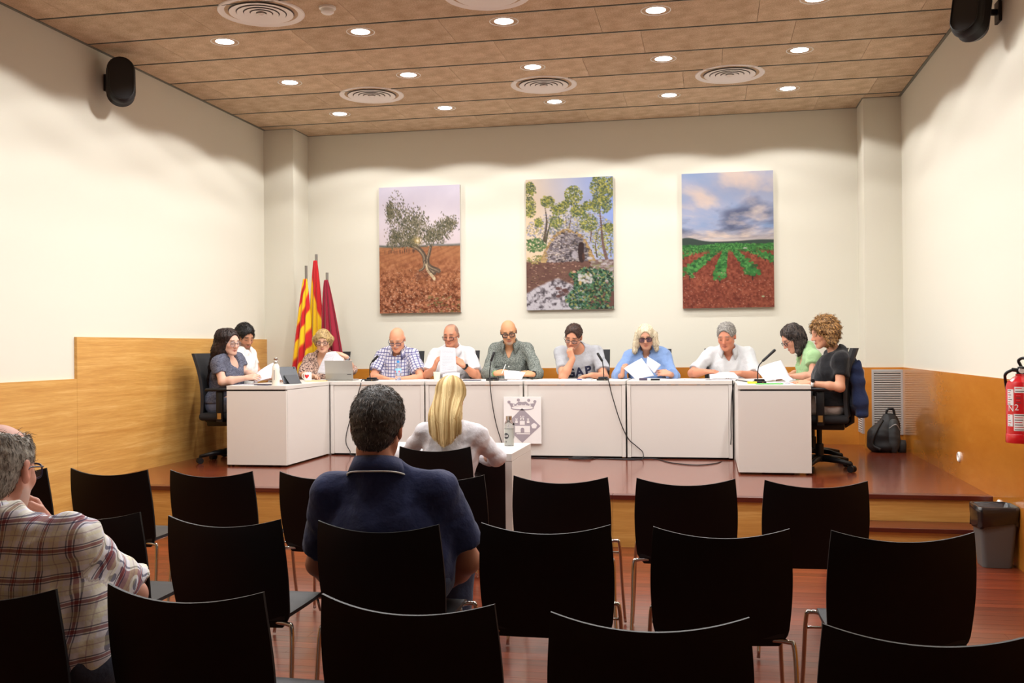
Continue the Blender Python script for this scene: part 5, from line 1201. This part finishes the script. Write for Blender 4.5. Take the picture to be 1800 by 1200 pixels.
def short_strands(sp, n, L, dark, light, frac, seed=1, crown=(0, -.05, .12), down=0., w=.0009, ymax=9.):
    q = sp['_']; ho = [c for c in q['t'].children if c.name.startswith('hair')][0]; me = ho.data; N = len(me.vertices); co = np.empty(N*3, np.float32); me.vertices.foreach_get('co', co); co = co.reshape(-1, 3).astype(float)+q['org']
    no = np.empty(N*3, np.float32); me.vertices.foreach_get('normal', no); no = no.reshape(-1, 3).astype(float); rs = np.random.RandomState(seed); idx = rs.randint(0, N, n); cr_ = q['hp'](*crown); paths = []; cols = []
    for i in idx:
        if ((co[i]-q['hp'](0, 0, 0))@q['RH'])[1] > ymax: continue
        p = co[i]+rs.randn(3)*.002; nn = no[i]; fl = nrm(p-cr_+rs.randn(3)*.03); fl = nrm(fl*(1-down)+np.array([0, 0, -1.])*down); fl = nrm(fl-nn*(fl@nn)); lift = (.55 if nn[2] > .3 else .22)*(1-down)*(.4 if down > .5 else 1); d = nrm(fl+nn*lift+rs.randn(3)*.16*(1-.85*down)); l_ = L*rs.uniform(.6, 1.2); p0 = p-nn*.004
        paths.append([p0, p0+d*l_*.5, p0+nrm(d-nn*.35+np.array([0, 0, -.12]))*l_])
        k = frac+.25*max(0, nn[2])+.12*abs(nn[0])*(p[2] > q['hp'](0, 0, .02)[2]); c = np.array(light if rs.rand() < k else dark)*rs.uniform(.65, 1.2); cols.append(lin(np.clip(c, 0, 255)))
    strand_mesh('hair_strands', paths, cols, w, q['t'], q['org'])
short_strands(p12, 9000, .019, (50, 48, 48), (160, 156, 150), .40, 1)
short_strands(p14, 5000, .022, (110, 104, 98), (206, 200, 190), .45, 2)
short_strands(p2, 3500, .03, (14, 11, 10), (44, 36, 32), .2, 3, (0, .06, .12), 0., .0014)
short_strands(p7, 3500, .022, (34, 22, 18), (92, 66, 54), .25, 4, (0, -.05, .12), 0., .0014)
short_strands(p9, 3500, .022, (108, 104, 100), (172, 168, 162), .4, 5, (0, .05, .12), 0., .0014)
short_strands(p3, 3000, .035, (140, 112, 70), (216, 186, 130), .4, 6, (.02, -.04, .12), .8, .0016)
short_strands(p8, 5000, .03, (184, 168, 136), (232, 222, 196), .5, 7, (0, .02, .12), .93, .0018, .045)
short_strands(p1, 5000, .06, (20, 13, 11), (62, 42, 34), .2, 8, (0, .0, .12), .8, .0022, .04)
short_strands(p10, 4500, .05, (26, 20, 18), (84, 72, 64), .25, 9, (0, .0, .12), .8, .0022, .05)
short_strands(p11, 4500, .03, (78, 50, 26), (186, 140, 84), .4, 10, (0, .0, .12), .0, .0018)
def long_strands(sp, n, seed, dark, light, zend, xs_, yb_):
    q = sp['_']; hp = q['hp']; rs = np.random.RandomState(seed); paths = []; cols = []
    for k in range(n):
        ph = rs.uniform(-1, 1); an_ = ph*1.75; layer = rs.uniform(.002, .016); el_ = []
        for e in np.linspace(math.radians(88), math.radians(-8), 6):
            el_.append(hp((.083+layer)*math.cos(e)*math.sin(an_), -.014-(.105+layer)*math.cos(e)*math.cos(an_), .034+(.093+layer)*math.sin(e)))
        p = el_[-1]; ze = zend(ph)+rs.uniform(-.02, .02); x1 = xs_(ph)+rs.uniform(-.008, .008); y1 = yb_-.02*(1-ph*ph)-layer*1.2
        for t_ in (.2, .4, .6, .8, 1.0):
            e2 = t_*t_*(3-2*t_); el_.append(np.array([p[0]+(x1-p[0])*e2+.004*math.sin(t_*5+ph*9), p[1]+(y1-p[1])*min(1, t_*1.9)**.8, p[2]+(ze-p[2])*t_]))
        paths.append([npv(v) for v in el_]); m = np.clip(.5+.35*math.sin(ph*11+1)+.25*math.sin(ph*29)+rs.uniform(-.35, .35), 0, 1); cols.append(lin(np.array(dark)*(1-m)+np.array(light)*m))
    strand_mesh('hair_strands', paths, cols, .0032, q['t'], q['org'])
X13 = p13['_']['hp'](0, 0, 0)[0]
long_strands(p13, 2300, 4, (168, 132, 78), (250, 226, 168), lambda ph: at(795, 779-24*abs(ph)**1.3, 6.12).z, lambda ph: X13-ph*.1+.006, 6.062)

# lettering on the grey T-shirt
from mathutils.bvhtree import BVHTree
def chest_text(sp, s_, size, du, dv, mat, rot=0.):
    q = sp['_']; me0 = q['shirt'].data; bvh = BVHTree.FromPolygons([v.co.copy() for v in me0.vertices], [tuple(p.vertices) for p in me0.polygons])
    for ch, off in s_:
        me = text_mesh(ch, size, 0., .035); bm = bmesh.new(); bm.from_mesh(me); bmesh.ops.triangulate(bm, faces=bm.faces); bmesh.ops.subdivide_edges(bm, edges=[e for e in bm.edges if e.calc_length() > .008], cuts=3, use_grid_fill=True); bm.to_mesh(me); bm.free()
        a, u, f = q['a'], q['u'], q['fw']
        for v in me.vertices:
            x = v.co.x*1.0+off; y_ = v.co.y; x, y_ = x*math.cos(rot)-y_*math.sin(rot), x*math.sin(rot)+y_*math.cos(rot)
            p = q['ms']+a*(x+du)+u*(y_+dv)+f*.5-q['org']; h = bvh.ray_cast(Vector(p), Vector(-f), 1.0); v.co = (h[0]+Vector(f)*.003) if h[0] else Vector(p-f*.37)
        me.materials.append(mat); o = link('lettering', me, q['shirt'])
        md = o.modifiers.new('thick', 'SOLIDIFY'); md.thickness = .002
chest_text(p7, (('G', -.092), ('A', .0), ('P', .09)), .125, .0, -.165, simple('letter_navy', (28, 30, 58), .8), .12)
# ------------------------------------------------------------------ papers
def paper_mat():
    t = NT('printed_paper'); a = t.n('Attribute', {'attribute_name': 'cloth'}); s_ = t.n('SeparateXYZ', Vector=a.outputs['Vector']); u_, v_ = s_.outputs[0], s_.outputs[1]
    ln = t.math('GREATER_THAN', t.math('SINE', t.math('MULTIPLY', v_, 150.)), .25); nz = t.n('TexNoise', Vector=t.n('CombineXYZ', X=t.math('MULTIPLY', u_, 60.), Y=t.math('MULTIPLY', t.math('FLOOR', t.math('MULTIPLY', v_, 23.9)), 7.)), Scale=1., Detail=2.)
    wd2 = t.math('GREATER_THAN', nz.outputs[0], .43); mg = t.math('MULTIPLY', t.math('LESS_THAN', t.math('ABSOLUTE', t.math('SUBTRACT', u_, .5)), .38), t.math('LESS_THAN', t.math('ABSOLUTE', t.math('SUBTRACT', v_, .5)), .40))
    f = t.math('MULTIPLY', t.math('MULTIPLY', ln, wd2), t.math('MULTIPLY', mg, .5)); t.set(Base_Color=t.mix(f, lin((222, 220, 226)), lin((80, 78, 100))), Roughness=.8, Transmission_Weight=0.); return t.m
m_printed = paper_mat()
def sheet(c, label, bend=.012, mat=None, group='sheets of paper on the council tables', seed=0):
    """c: four corners p00 p10 p11 p01"""
    c = [Vector(p) for p in c]; org = (c[0]+c[1]+c[2]+c[3])/4; n = ((c[1]-c[0]).cross(c[3]-c[0])).normalized(); mb = MB(); nu = nv_ = 9
    mb.grid(nu, nv_, lambda a, b: (c[0]*(1-a)*(1-b)+c[1]*a*(1-b)+c[2]*a*b+c[3]*(1-a)*b)-org+n*bend*(math.sin(a*math.pi)*.8+math.sin(b*math.pi*1.3+seed)*.5))
    me = mb.mesh('paper_sheet', True); set_attr(me, 'cloth', [(i/(nu-1), j/(nv_-1), 0) for j in range(nv_) for i in range(nu)]); me.materials.append(mat or m_printed); o = link('paper_sheet', me); o.location = org; md = o.modifiers.new('thick', 'SOLIDIFY'); md.thickness = .0008
    return tag(o, label, 'paper', group)
A_ = lambda u, v, Y: at(u, v, Y)
sheet([A_(446, 674, 8.66), A_(477, 664, 8.72), A_(481, 636, 8.86), A_(449, 656, 8.74)], 'stack of printed sheets held up by the long-haired woman', .012)
sheet([A_(478, 668, 9.15), A_(496, 668, 9.15), A_(503, 645, 9.22), A_(486, 645, 9.22)], 'printed sheet held by the man in the white T-shirt', .01)
sheet([A_(557, 656, 9.96), A_(577, 658, 9.92), A_(590, 617, 10.0), A_(573, 620, 10.04)], 'printed sheet held in front of the navy top of the floral-blouse woman', .012)
sheet([A_(577, 652, 9.9), A_(603, 650, 9.94), A_(604, 632, 9.97), A_(589, 617, 10.0)], 'folded sheet under the raised hand above the grey laptop', .012)
sheet([A_(773, 657, 9.93), A_(803, 655, 9.93), A_(800, 611, 9.96), A_(773, 610, 9.96)], 'printed sheet held upright by the man in the white polo', .006)
sheet([A_(778, 667, 9.8), A_(808, 666, 9.82), A_(808, 654, 9.9), A_(778, 657, 9.9)], 'white sheet leaning below the upright one, in front of the white polo', .015)
sheet([A_(887, 666, 9.82), A_(917, 667, 9.82), A_(924, 654, 9.9), A_(886, 650, 9.9)], 'curled sheet held by the bald bearded man', .012)
sheet([A_(1118, 667, 9.86), A_(1150, 660, 9.88), A_(1128, 629, 9.96), A_(1096, 647, 9.94)], 'tilted printed sheet in front of the woman in blue', .006)
sheet([A_(1136, 642, 9.97), A_(1150, 656, 9.95), A_(1162, 641, 9.98), A_(1138, 626, 10.0)], 'second sheet turned behind the tilted one by the woman in blue', .008)
sheet([A_(1248, 666, 9.8), A_(1300, 666, 9.8), A_(1290, 653, 9.96), A_(1247, 656, 9.96)], 'loose sheets between the hands of the grey-haired man', .012)
sheet([A_(1345, 670, 9.12), A_(1390, 666, 9.16), A_(1373, 632, 9.42), A_(1328, 648, 9.4)], 'large printed sheet in front of the woman in green', .012)
sheet([A_(1384, 672, 8.7), A_(1396, 667, 8.74), A_(1371, 651, 8.9), A_(1357, 654, 8.88)], 'folded sheet held by the woman in black', .006)
def flat(u, Y, wd, dp, rz, label, mat=None, h=.002, dz=0., name='paper_sheet', cat='paper', group='sheets lying flat on the tables', zt=ZT):
    x = at(u, 664, Y).x; mb = MB().box((-wd/2, -dp/2, 0), (wd/2, dp/2, h)); me = mb.mesh(name); set_attr(me, 'cloth', [(v[0]/wd+.5, v[1]/dp+.5, 0) for v in mb.v]); me.materials.append(mat or m_printed); o = link(name, me); o.location = (x, Y, zt+dz+.0005); o.rotation_euler = (0, 0, D2(rz)); return tag(o, label, cat, group)
flat(440, 8.62, .21, .297, 82, 'sheet lying under the hands of the long-haired woman')
flat(676, 9.78, .21, .297, 12, 'sheet under the left forearm of the checked-shirt man'); flat(716, 9.72, .21, .28, -8, 'sheet beside the water bottle of the checked-shirt man'); flat(757, 9.7, .21, .297, 4, 'sheet lying beside the paper cup'); flat(905, 9.68, .3, .22, 6, 'sheet lying below the curled one of the bearded man')
flat(1012, 9.74, .3, .22, 3, 'open notebook page below the man resting his cheek', None, .008); flat(1178, 9.74, .297, .2, -3, 'sheet to the right of the woman in blue'); flat(1226, 9.7, .26, .2, 4, 'sheet at the left elbow of the grey-haired man'); flat(1268, 9.66, .297, .2, -2, 'sheet at the table edge before the grey-haired man')
flat(1388, 9.02, .21, .297, 80, 'sheet lying under the hands of the woman in green'); flat(1400, 8.68, .22, .297, 86, 'sheet lying below the wrist of the woman in black')
m_green = simple('folder_green', (96, 190, 92), .5); m_yel = simple('note_yellow', (246, 222, 60), .6); m_blue = simple('pen_blue', (34, 34, 120), .4); m_orange = simple('envelope_orange', (238, 196, 112), .7); m_navyn = simple('notebook_navy', (36, 38, 70), .5)
flat(1352, 8.58, .22, .07, 2, 'bright green folder at the edge of the right wing table', m_green, .008, 0, 'folder', 'folder', None)
o_ = flat(1322, 8.72, .075, .05, 4, 'bright yellow eraser block beside the right-hand microphone', m_yel, .016, .002, 'eraser', 'eraser', None)
flat(556, 9.56, .21, .08, 3, 'orange envelope in front of the mug and laptop', m_orange, .006, 0, 'envelope', 'envelope', None)
flat(830, 9.66, .17, .1, 3, 'closed navy notebook between the polo and grey shirts', m_navyn, .008, 0, 'notebook', 'notebook', None)
flat(462, 8.52, .075, .15, 70, 'dark phone lying by the white bottle', m_navyn, .009, 0, 'phone', 'phone', None); flat(878, 9.6, .15, .07, 4, 'dark phone in front of the bearded man', m_black, .009, 0, 'phone', 'phone', None)
flat(1152, 9.58, .085, .05, 2, 'dark pen case in front of the woman in blue', m_black, .014, 0, 'pen_case', 'case', None)
er = thing('eraser', 'grey and white eraser in front of the tilted sheet', 'eraser', (at(1134, 664, 9.58).x, 9.58, ZT+.0005)); obj('sleeve', MB().box((-.055, -.02, 0), (.02, .02, .022), .002), simple('eraser_sleeve', (70, 60, 84), .6), er); obj('rubber', MB().box((.0205, -.018, .001), (.055, .018, .021), .003), m_whiteplain, er)
def pen(p0, p1, mat, label):
    p0, p1 = Vector(p0), Vector(p1); o = tag(obj('pen', MB().tube([p0-p0, (p1-p0)*.05, (p1-p0)*.92, p1-p0], [.001, .0045, .0045, .003], 8), mat, None, True), label, 'pen'); o.location = p0
pen(A_(1014, 666, 9.6)*1, A_(1023, 667, 9.6), m_blue, 'dark blue pen on the notebook of the man resting his cheek'); pen(A_(882, 657, 9.92), A_(889, 640, 9.95), m_whiteplain, 'white pen in the hand of the bearded man'); pen(A_(1360, 662, 9.3), A_(1375, 651, 9.36), m_black, 'black pen in the hand of the woman in green')

# ------------------------------------------------------------------ microphones and cables
def mic(ub, Y, pts, label):
    b = Vector((at(ub, 664, Y).x, Y, ZT+.0005)); t = thing('gooseneck_microphone', label, 'microphone', b, 0, 'gooseneck table microphones')
    P_ = [A_(u, v, Y)-b for u, v in pts]; P_[0] = Vector((P_[0].x, 0, .02))
    obj('base', MB().box((-.055, -.065, 0), (.055, .065, .018), .006).box((-.045, -.03, .016), (.045, .06, .034), .01), m_black, t, auto=50)
    obj('gooseneck', MB().tube(spline(P_[:-1], 8), .0048, 8), m_black, t, True)
    d = (P_[-1]-P_[-2]); obj('capsule', MB().tube([P_[-2], P_[-2]+d*.03, P_[-2]+d*.1, P_[-2]+d*.93, P_[-1]], [.006, .0105, .0115, .0125, .008], 12), m_spk, t, True)
    obj('indicator', MB().box((.02, -.066, .006), (.03, -.0645, .012)), m_gold, t)
mic(653, 9.62, [(651, 664), (650, 652), (651, 641), (654, 636), (665, 625)], 'black gooseneck microphone before the checked-shirt man')
mic(866, 9.62, [(861, 664), (861, 652), (862, 642), (863, 635), (869, 618)], 'black gooseneck microphone before the bearded man')
mic(1060, 9.62, [(1061, 664), (1061, 652), (1060, 642), (1059, 635), (1050, 620)], 'black gooseneck microphone before the man resting his cheek')
mic(1335, 8.86, [(1332, 668), (1332, 655), (1334, 643), (1340, 635), (1363, 614)], 'black gooseneck microphone on the right wing table')
m_cable = simple('cable_black', (14, 13, 15), .5)
def cable(pts, label, r=.0046):
    P_ = [Vector(p) for p in pts]; o = obj('cable', MB().tube([p-P_[0] for p in spline(P_, 8)], r, 6), m_cable, None, True); o.location = P_[0]; tag(o, label, 'cable', 'microphone cables')
yf = 9.452; fz = S+.0052
def fl(u, v): p = atz(u, v, fz); return p
cable([(at(648, 664, 9.6).x, 9.6, ZT+.008), A_(637, 667, 9.5), A_(633, 680, yf), A_(627, 700, yf), A_(612, 750, yf), A_(608, 776, yf), A_(615, 792, yf-.01), Vector((at(622, 797, 9.4).x, 9.40, fz)), Vector((at(680, 797, 9.4).x, 9.42, fz))], 'black cable hanging at the left end of the table row')
cable([(at(862, 664, 9.55).x, 9.55, ZT+.008), A_(861, 667, yf+.005), A_(864, 700, yf), A_(871, 740, yf), A_(879, 768, yf), A_(886, 786, yf), Vector((at(900, 799, 9.4).x, 9.40, fz)), Vector((at(960, 800, 9.4).x, 9.41, fz))], 'black cable hanging left of the heraldic plaque')
cable([(at(1064, 664, 9.56).x, 9.56, ZT+.008), A_(1069, 667, yf+.005), A_(1076, 695, yf), A_(1090, 740, yf), A_(1104, 770, yf), A_(1120, 785, yf), A_(1130, 795, yf-.01), Vector((at(1128, 804, 9.38).x, 9.38, fz)), Vector((at(1105, 806, 9.34).x, 9.36, fz)), Vector((at(1070, 806, 9.36).x, 9.40, fz))], 'black cable curving down the table right of the plaque')
cable([(at(1328, 668, 8.92).x, 8.92, ZT+.006), (at(1312, 668, 9.1).x, 9.1, ZT+.006), (at(1300, 667, 9.35).x, 9.35, ZT+.006), (at(1293, 668, 9.43).x, 9.44, ZT-.002), A_(1287, 690, yf-.01), A_(1285, 740, yf-.01), A_(1285, 775, yf-.02), fl(1279, 803), fl(1262, 813), fl(1225, 817), fl(1180, 813), fl(1150, 806), Vector((at(1100, 804, 9.42).x, 9.41, fz)), Vector((at(1040, 804, 9.42).x, 9.42, fz))], 'black cable from the right wing looping over the stage floor')
cc_ = atz(1022, 806, fz); cable([cc_+Vector(((.13-.0025*a)*math.cos(a*.8), (.055-.001*a)*math.sin(a*.8)+.01*math.sin(a), .0007*a)) for a in range(0, 24)]+[Vector((at(960, 803, 9.4).x, 9.38, fz)), Vector((at(935, 803, 9.4).x, 9.39, fz))], 'coiled black cable on the stage floor below the plaque table', .0042)

# ------------------------------------------------------------------ things on the tables
def on_table(u, Y, z=ZT): return Vector((at(u, 664, Y).x, Y, z+.0005))
m_steel = simple('brushed_steel', (196, 192, 186), .28, 1.); m_bott = simple('bottle_cream', (236, 232, 218), .35)
t = thing('thermos_bottle', 'cream insulated bottle with a steel cap on the left wing', 'bottle', on_table(485, 8.5)); obj('body', MB().lathe([(0, 0), (.032, 0), (.034, .004), (.034, .15), (.03, .175), (.02, .195), (.02, .2)], 28), m_bott, t, auto=40); obj('cap', MB().lathe([(.021, .199), (.021, .222), (.016, .228), (.0195, .234), (.0195, .245), (.012, .252), (0, .253)], 24), m_steel, t, auto=40); obj('side_print', MB().box((-.004, -.0352, .05), (.004, -.0335, .14)), m_greymetal, t)
m_tab = simple('tablet_grey', (84, 86, 90), .4, .4)
t = thing('tablet', 'dark grey tablet propped on its stand on the left wing', 'tablet', on_table(514, 8.86)); R_ = Matrix.Rotation(D2(-28), 4, 'Z') @ Matrix.Rotation(D2(62), 4, 'Y')
def tb(lo, hi, bev=.003): m_ = MB().box(lo, hi, bev); m_.v = [tuple(R_ @ Vector(p)) for p in m_.v]; return m_
tm_ = tb((-.18, -.1, -.004), (0, .1, .004)); mz = min(p[2] for p in tm_.v)
def up_(m_): m_.v = [(p[0], p[1], p[2]-mz) for p in m_.v]; return m_
obj('tablet_body', up_(tm_), m_tab, t); obj('screen', up_(tb((-.172, -.093, -.0052), (-.008, .093, -.0042), 0)), m_face, t); obj('camera_lens', up_(tb((-.17, .07, .0042), (-.158, .082, .006), .001)), m_face, t)
ks = R_ @ Vector((-.09, 0, .005)); ks.z -= mz; obj('kickstand', MB().add([ks+Vector((-.03, -.07, 0)), ks+Vector((.03, .07, 0)), Vector((ks.x+.1, ks.y+.04, .002)), Vector((ks.x+.04, ks.y-.1, .002)), ks+Vector((-.026, -.07, .002)), ks+Vector((.034, .07, .002)), Vector((ks.x+.104, ks.y+.04, .002)), Vector((ks.x+.044, ks.y-.1, .002))], [(0, 1, 2, 3), (4, 7, 6, 5), (0, 4, 5, 1), (1, 5, 6, 2), (2, 6, 7, 3), (3, 7, 4, 0)]), m_tab, t)
t = thing('mug', 'white mug with a red heart beside the laptop', 'mug', on_table(541, 9.66)); obj('cup', MB().lathe([(0, .002), (.036, .0), (.04, .004), (.04, .09), (.037, .09), (.037, .008), (0, .008)], 28), m_whiteplain, t, auto=40); obj('handle', MB().tube(spline([(-.038, .012, .075), (-.062, .015, .07), (-.066, .015, .045), (-.055, .013, .025), (-.038, .012, .022)]), .005, 8), m_whiteplain, t, True)
hp_ = [(16*math.sin(a)**3/17*.024, (13*math.cos(a)-5*math.cos(2*a)-2*math.cos(3*a)-math.cos(4*a))/17*.026+.048) for a in [2*math.pi*k/28 for k in range(28)]]
obj('heart', MB().prism(hp_, .0402, .0412, lambda a, b, h: (h*math.sin(a/.04+.15), -h*math.cos(a/.04+.15), b)), simple('heart_red', (206, 30, 40), .4), t)
for k in range(3): obj('print_line', MB().prism([(.026, .03+.016*k), (.042, .03+.016*k), (.042, .034+.016*k), (.026, .034+.016*k)], .0402, .0408, lambda a, b, h: (h*math.sin(a/.04+.15), -h*math.cos(a/.04+.15), b)), m_greymetal, t)
m_lap = simple('laptop_grey', (172, 170, 164), .4, .5); m_lap2 = simple('laptop_grey_dark', (158, 156, 150), .4, .5)
t = thing('laptop', 'open grey laptop seen from behind before the floral blouse', 'laptop', on_table(597, 9.66), D2(4)); obj('base', MB().box((-.145, 0, 0), (.145, .2, .014), .003), m_lap, t); RL = Matrix.Rotation(D2(12), 4, 'X'); mb = MB().box((-.145, -.004, 0), (.145, .003, .2), .003); mb.v = [tuple(RL @ Vector(p)+Vector((0, -.002, .012))) for p in mb.v]; ld = obj('lid', mb, m_lap, t)
for nm, lo, hi, mt in (('lid_band', (-.144, -.0048, .003), (.144, -.0041, .066), m_lap2), ('logo_plate', (.085, -.0058, .052), (.128, -.0049, .06), m_inkk), ('screen', (-.135, .0032, .01), (.135, .004, .19), m_face)):
    mb = MB().box(lo, hi); mb.v = [tuple(RL @ Vector(p)+Vector((0, -.002, .012))) for p in mb.v]; obj(nm, mb, mt, ld)
def clear(name, col, rough=.05, tr=.9):
    t_ = NT(name); t_.set(Base_Color=lin(col), Roughness=rough, Transmission_Weight=tr, IOR=1.2); return t_.m
m_pet = clear('pet_plastic', (236, 242, 248)); m_glassb = clear('bottle_glass', (232, 238, 236)); m_capb = simple('cap_blue', (60, 150, 220), .4); m_lblb = simple('water_label', (150, 206, 240), .5); m_lblr = simple('water_label_red', (236, 90, 96), .5)
t = thing('water_bottle', 'clear plastic water bottle with a blue cap', 'bottle', on_table(700, 9.72)); obj('bottle', MB().lathe([(0, .004), (.026, 0), (.031, .006), (.031, .04), (.029, .046), (.031, .052), (.031, .075), (.0315, .08), (.0315, .12), (.028, .14), (.016, .165), (.0125, .175), (.0125, .188)], 24), m_pet, t, auto=40); obj('cap', MB().lathe([(.0145, .18), (.0145, .199), (.012, .201), (0, .201)], 20), m_capb, t, auto=40); lb_ = obj('label', MB().lathe([(.0322, .078), (.0322, .122)], 24, caps=False), m_lblb, t, True)
for an_ in (-140, -60, 20, 100): obj('label_spot', MB().prism(circ(0, .09, .011, 12), .0324, .0330, lambda a, b, h, an_=an_: (h*math.sin(a/.032+D2(an_+100)), -h*math.cos(a/.032+D2(an_+100)), b)), m_lblr, lb_)
m_cup = simple('paper_cup', (244, 238, 214), .6); t = thing('paper_cup', 'cream paper cup in front of the white polo', 'cup', on_table(768, 9.62)); obj('cup_wall', MB().lathe([(0, .004), (.026, .0), (.027, .001), (.036, .085), (.0335, .085), (.025, .006), (0, .006)], 28), m_cup, t, auto=40); obj('rim', MB().lathe([(.0355, .083), (.0375, .085), (.0365, .088), (.034, .087)], 28, caps=False), m_cup, t, True)
bz_ = thing('glass_bottle', 'glass water bottle with a dark round logo on the witness desk', 'bottle', (at(896, 780, 6.95).x, 6.93, .7405)); obj('glass', MB().lathe([(0, .004), (.03, 0), (.033, .004), (.033, .14), (.03, .16), (.021, .18), (.02, .185)], 28), m_glassb, bz_, auto=40); obj('sleeve', MB().lathe([(.0338, .004), (.0338, .118)], 28, caps=False), simple('bottle_sleeve', (176, 178, 172), .6), bz_, True); obj('cap', MB().lathe([(.0215, .182), (.0215, .208), (0, .209)], 24), m_steel, bz_, auto=40)
cy_ = lambda a, b, h: (h*math.sin((a-.016)/.034), -h*math.cos((a-.016)/.034), b)
lgm = MB(); lgm.add([cy_(.021*r_/5*math.cos(2*math.pi*k/28), .07+.021*r_/5*math.sin(2*math.pi*k/28), .0346) for r_ in range(6) for k in range(28)], [(r_*28+k, r_*28+(k+1) % 28, (r_+1)*28+(k+1) % 28, (r_+1)*28+k) for r_ in range(5) for k in range(28)])
lg = obj('logo', lgm, simple('logo_dark', (52, 54, 60), .6), bz_)
me = text_mesh('CUE', .016, 0., .03)
for v in me.vertices: v.co = Vector(cy_(v.co.x, v.co.y+.07, .0351))
me.materials.append(m_label); link('lettering', me, lg)
obj('drop_mark', MB().prism([(.0, .038), (.005, .028), (.0, .023), (-.005, .028)], .034, .0345, cy_), m_inkk, bz_); obj('strap', MB().tube(spline([(.03, -.01, .17), (.04, -.005, .15), (.041, -.004, .09), (.034, -.006, .05)]), .003, 6), m_greymetal, bz_, True); obj('strap_clip', MB().box((.031, -.014, .145), (.04, .0, .16), .002), m_black, bz_)
sheet([(at(820, 797, 6.46).x, 6.46, .7425), (at(862, 797, 6.46).x, 6.46, .7425), (at(858, 790, 6.7).x, 6.7, .7425), (at(818, 790, 6.7).x, 6.7, .7425)], 'sheet lying on the witness desk by the blonde woman', .001)

# ------------------------------------------------------------------ backpack, denim jacket
def blob(name, prims, step, mat, parent, org, noise=(.004, 60.), clip=None):
    lo = np.min([p[0][0] for p in prims], 0)-.06; hi = np.max([p[0][1] for p in prims], 0)+.06; F_ = Field(axis(lo[0], hi[0], step), axis(lo[1], hi[1], step), axis(lo[2], hi[2], step))
    for p in prims: F_.op(p[0], p[1], p[2] if len(p) > 2 else 'u')
    if noise: F_.noise(noise[0], noise[1], 3)
    Pn, Fn = F_.mesh(); return net(name, Pn, Fn, mat, parent, org)
m_pack = simple('backpack_nylon', (22, 22, 24), .6, bump=.2, bscale=500); m_pack2 = simple('backpack_grey', (58, 60, 60), .7)
bo = np.array([1.70, 10.38, S]); t = thing('backpack', 'black backpack slumped on the stage against the right pillar', 'backpack', Vector(bo))
bq = lambda x, y_, z: bo+np.array([x, y_, z])
blob('main_compartment', [(el(bq(-.02, .0, .14), (.15, .12, .145)), 0), (el(bq(.05, .04, .25), (.1, .09, .13)), .06), (el(bq(.0, 0, .05), (.17, .13, .06)), .05)], .01, m_pack, t, bo)
blob('front_pocket', [(el(bq(.07, -.09, .14), (.06, .05, .15)), 0), (el(bq(.075, -.07, .27), (.045, .05, .06)), .03)], .009, m_pack2, t, bo)
obj('carry_loop', MB().tube(spline([Vector((.02, .03, .36)), Vector((.03, .02, .41)), Vector((.08, .02, .42)), Vector((.1, .03, .36))]), .012, 8), m_pack, t, True)
obj('shoulder_strap', MB().tube(spline([Vector((-.02, -.02, .31)), Vector((-.1, -.1, .2)), Vector((-.13, -.1, .08)), Vector((-.06, -.13, .03))]), .014, 8), m_pack, t, True); obj('zip', MB().tube(spline([Vector((.02, -.12, .24)), Vector((.08, -.145, .28)), Vector((.125, -.11, .22))]), .004, 6), m_greymetal, t, True)
obj('side_bottle_pocket', MB().lathe([(.0, .003), (.04, .003), (.044, .08), (.036, .12), (0, .12)], 14, (.15, -.05, 0)), m_pack2, t, True)
m_denim = cloth_mat('denim_jacket', (40, 52, 88), .25); jx = 1.15; jo = np.array([jx, 8.84, S+.5]); t = thing('denim_jacket', 'dark blue denim jacket hanging over the back of the right wing chair', 'jacket', Vector(jo))
jq = lambda x, y_, z: jo+np.array([x, y_, z])
blob('jacket_body', [(el(jq(.045, 0, .22), (.03, .2, .22)), 0), (el(jq(.075, -.03, .08), (.045, .19, .14)), .06), (rc(jq(.05, -.17, .38), jq(.09, -.19, .0), .045, .05), .04), (rc(jq(.05, .17, .38), jq(.08, .18, .05), .04, .045), .04)], .011, m_denim, t, jo, (.012, 42.))
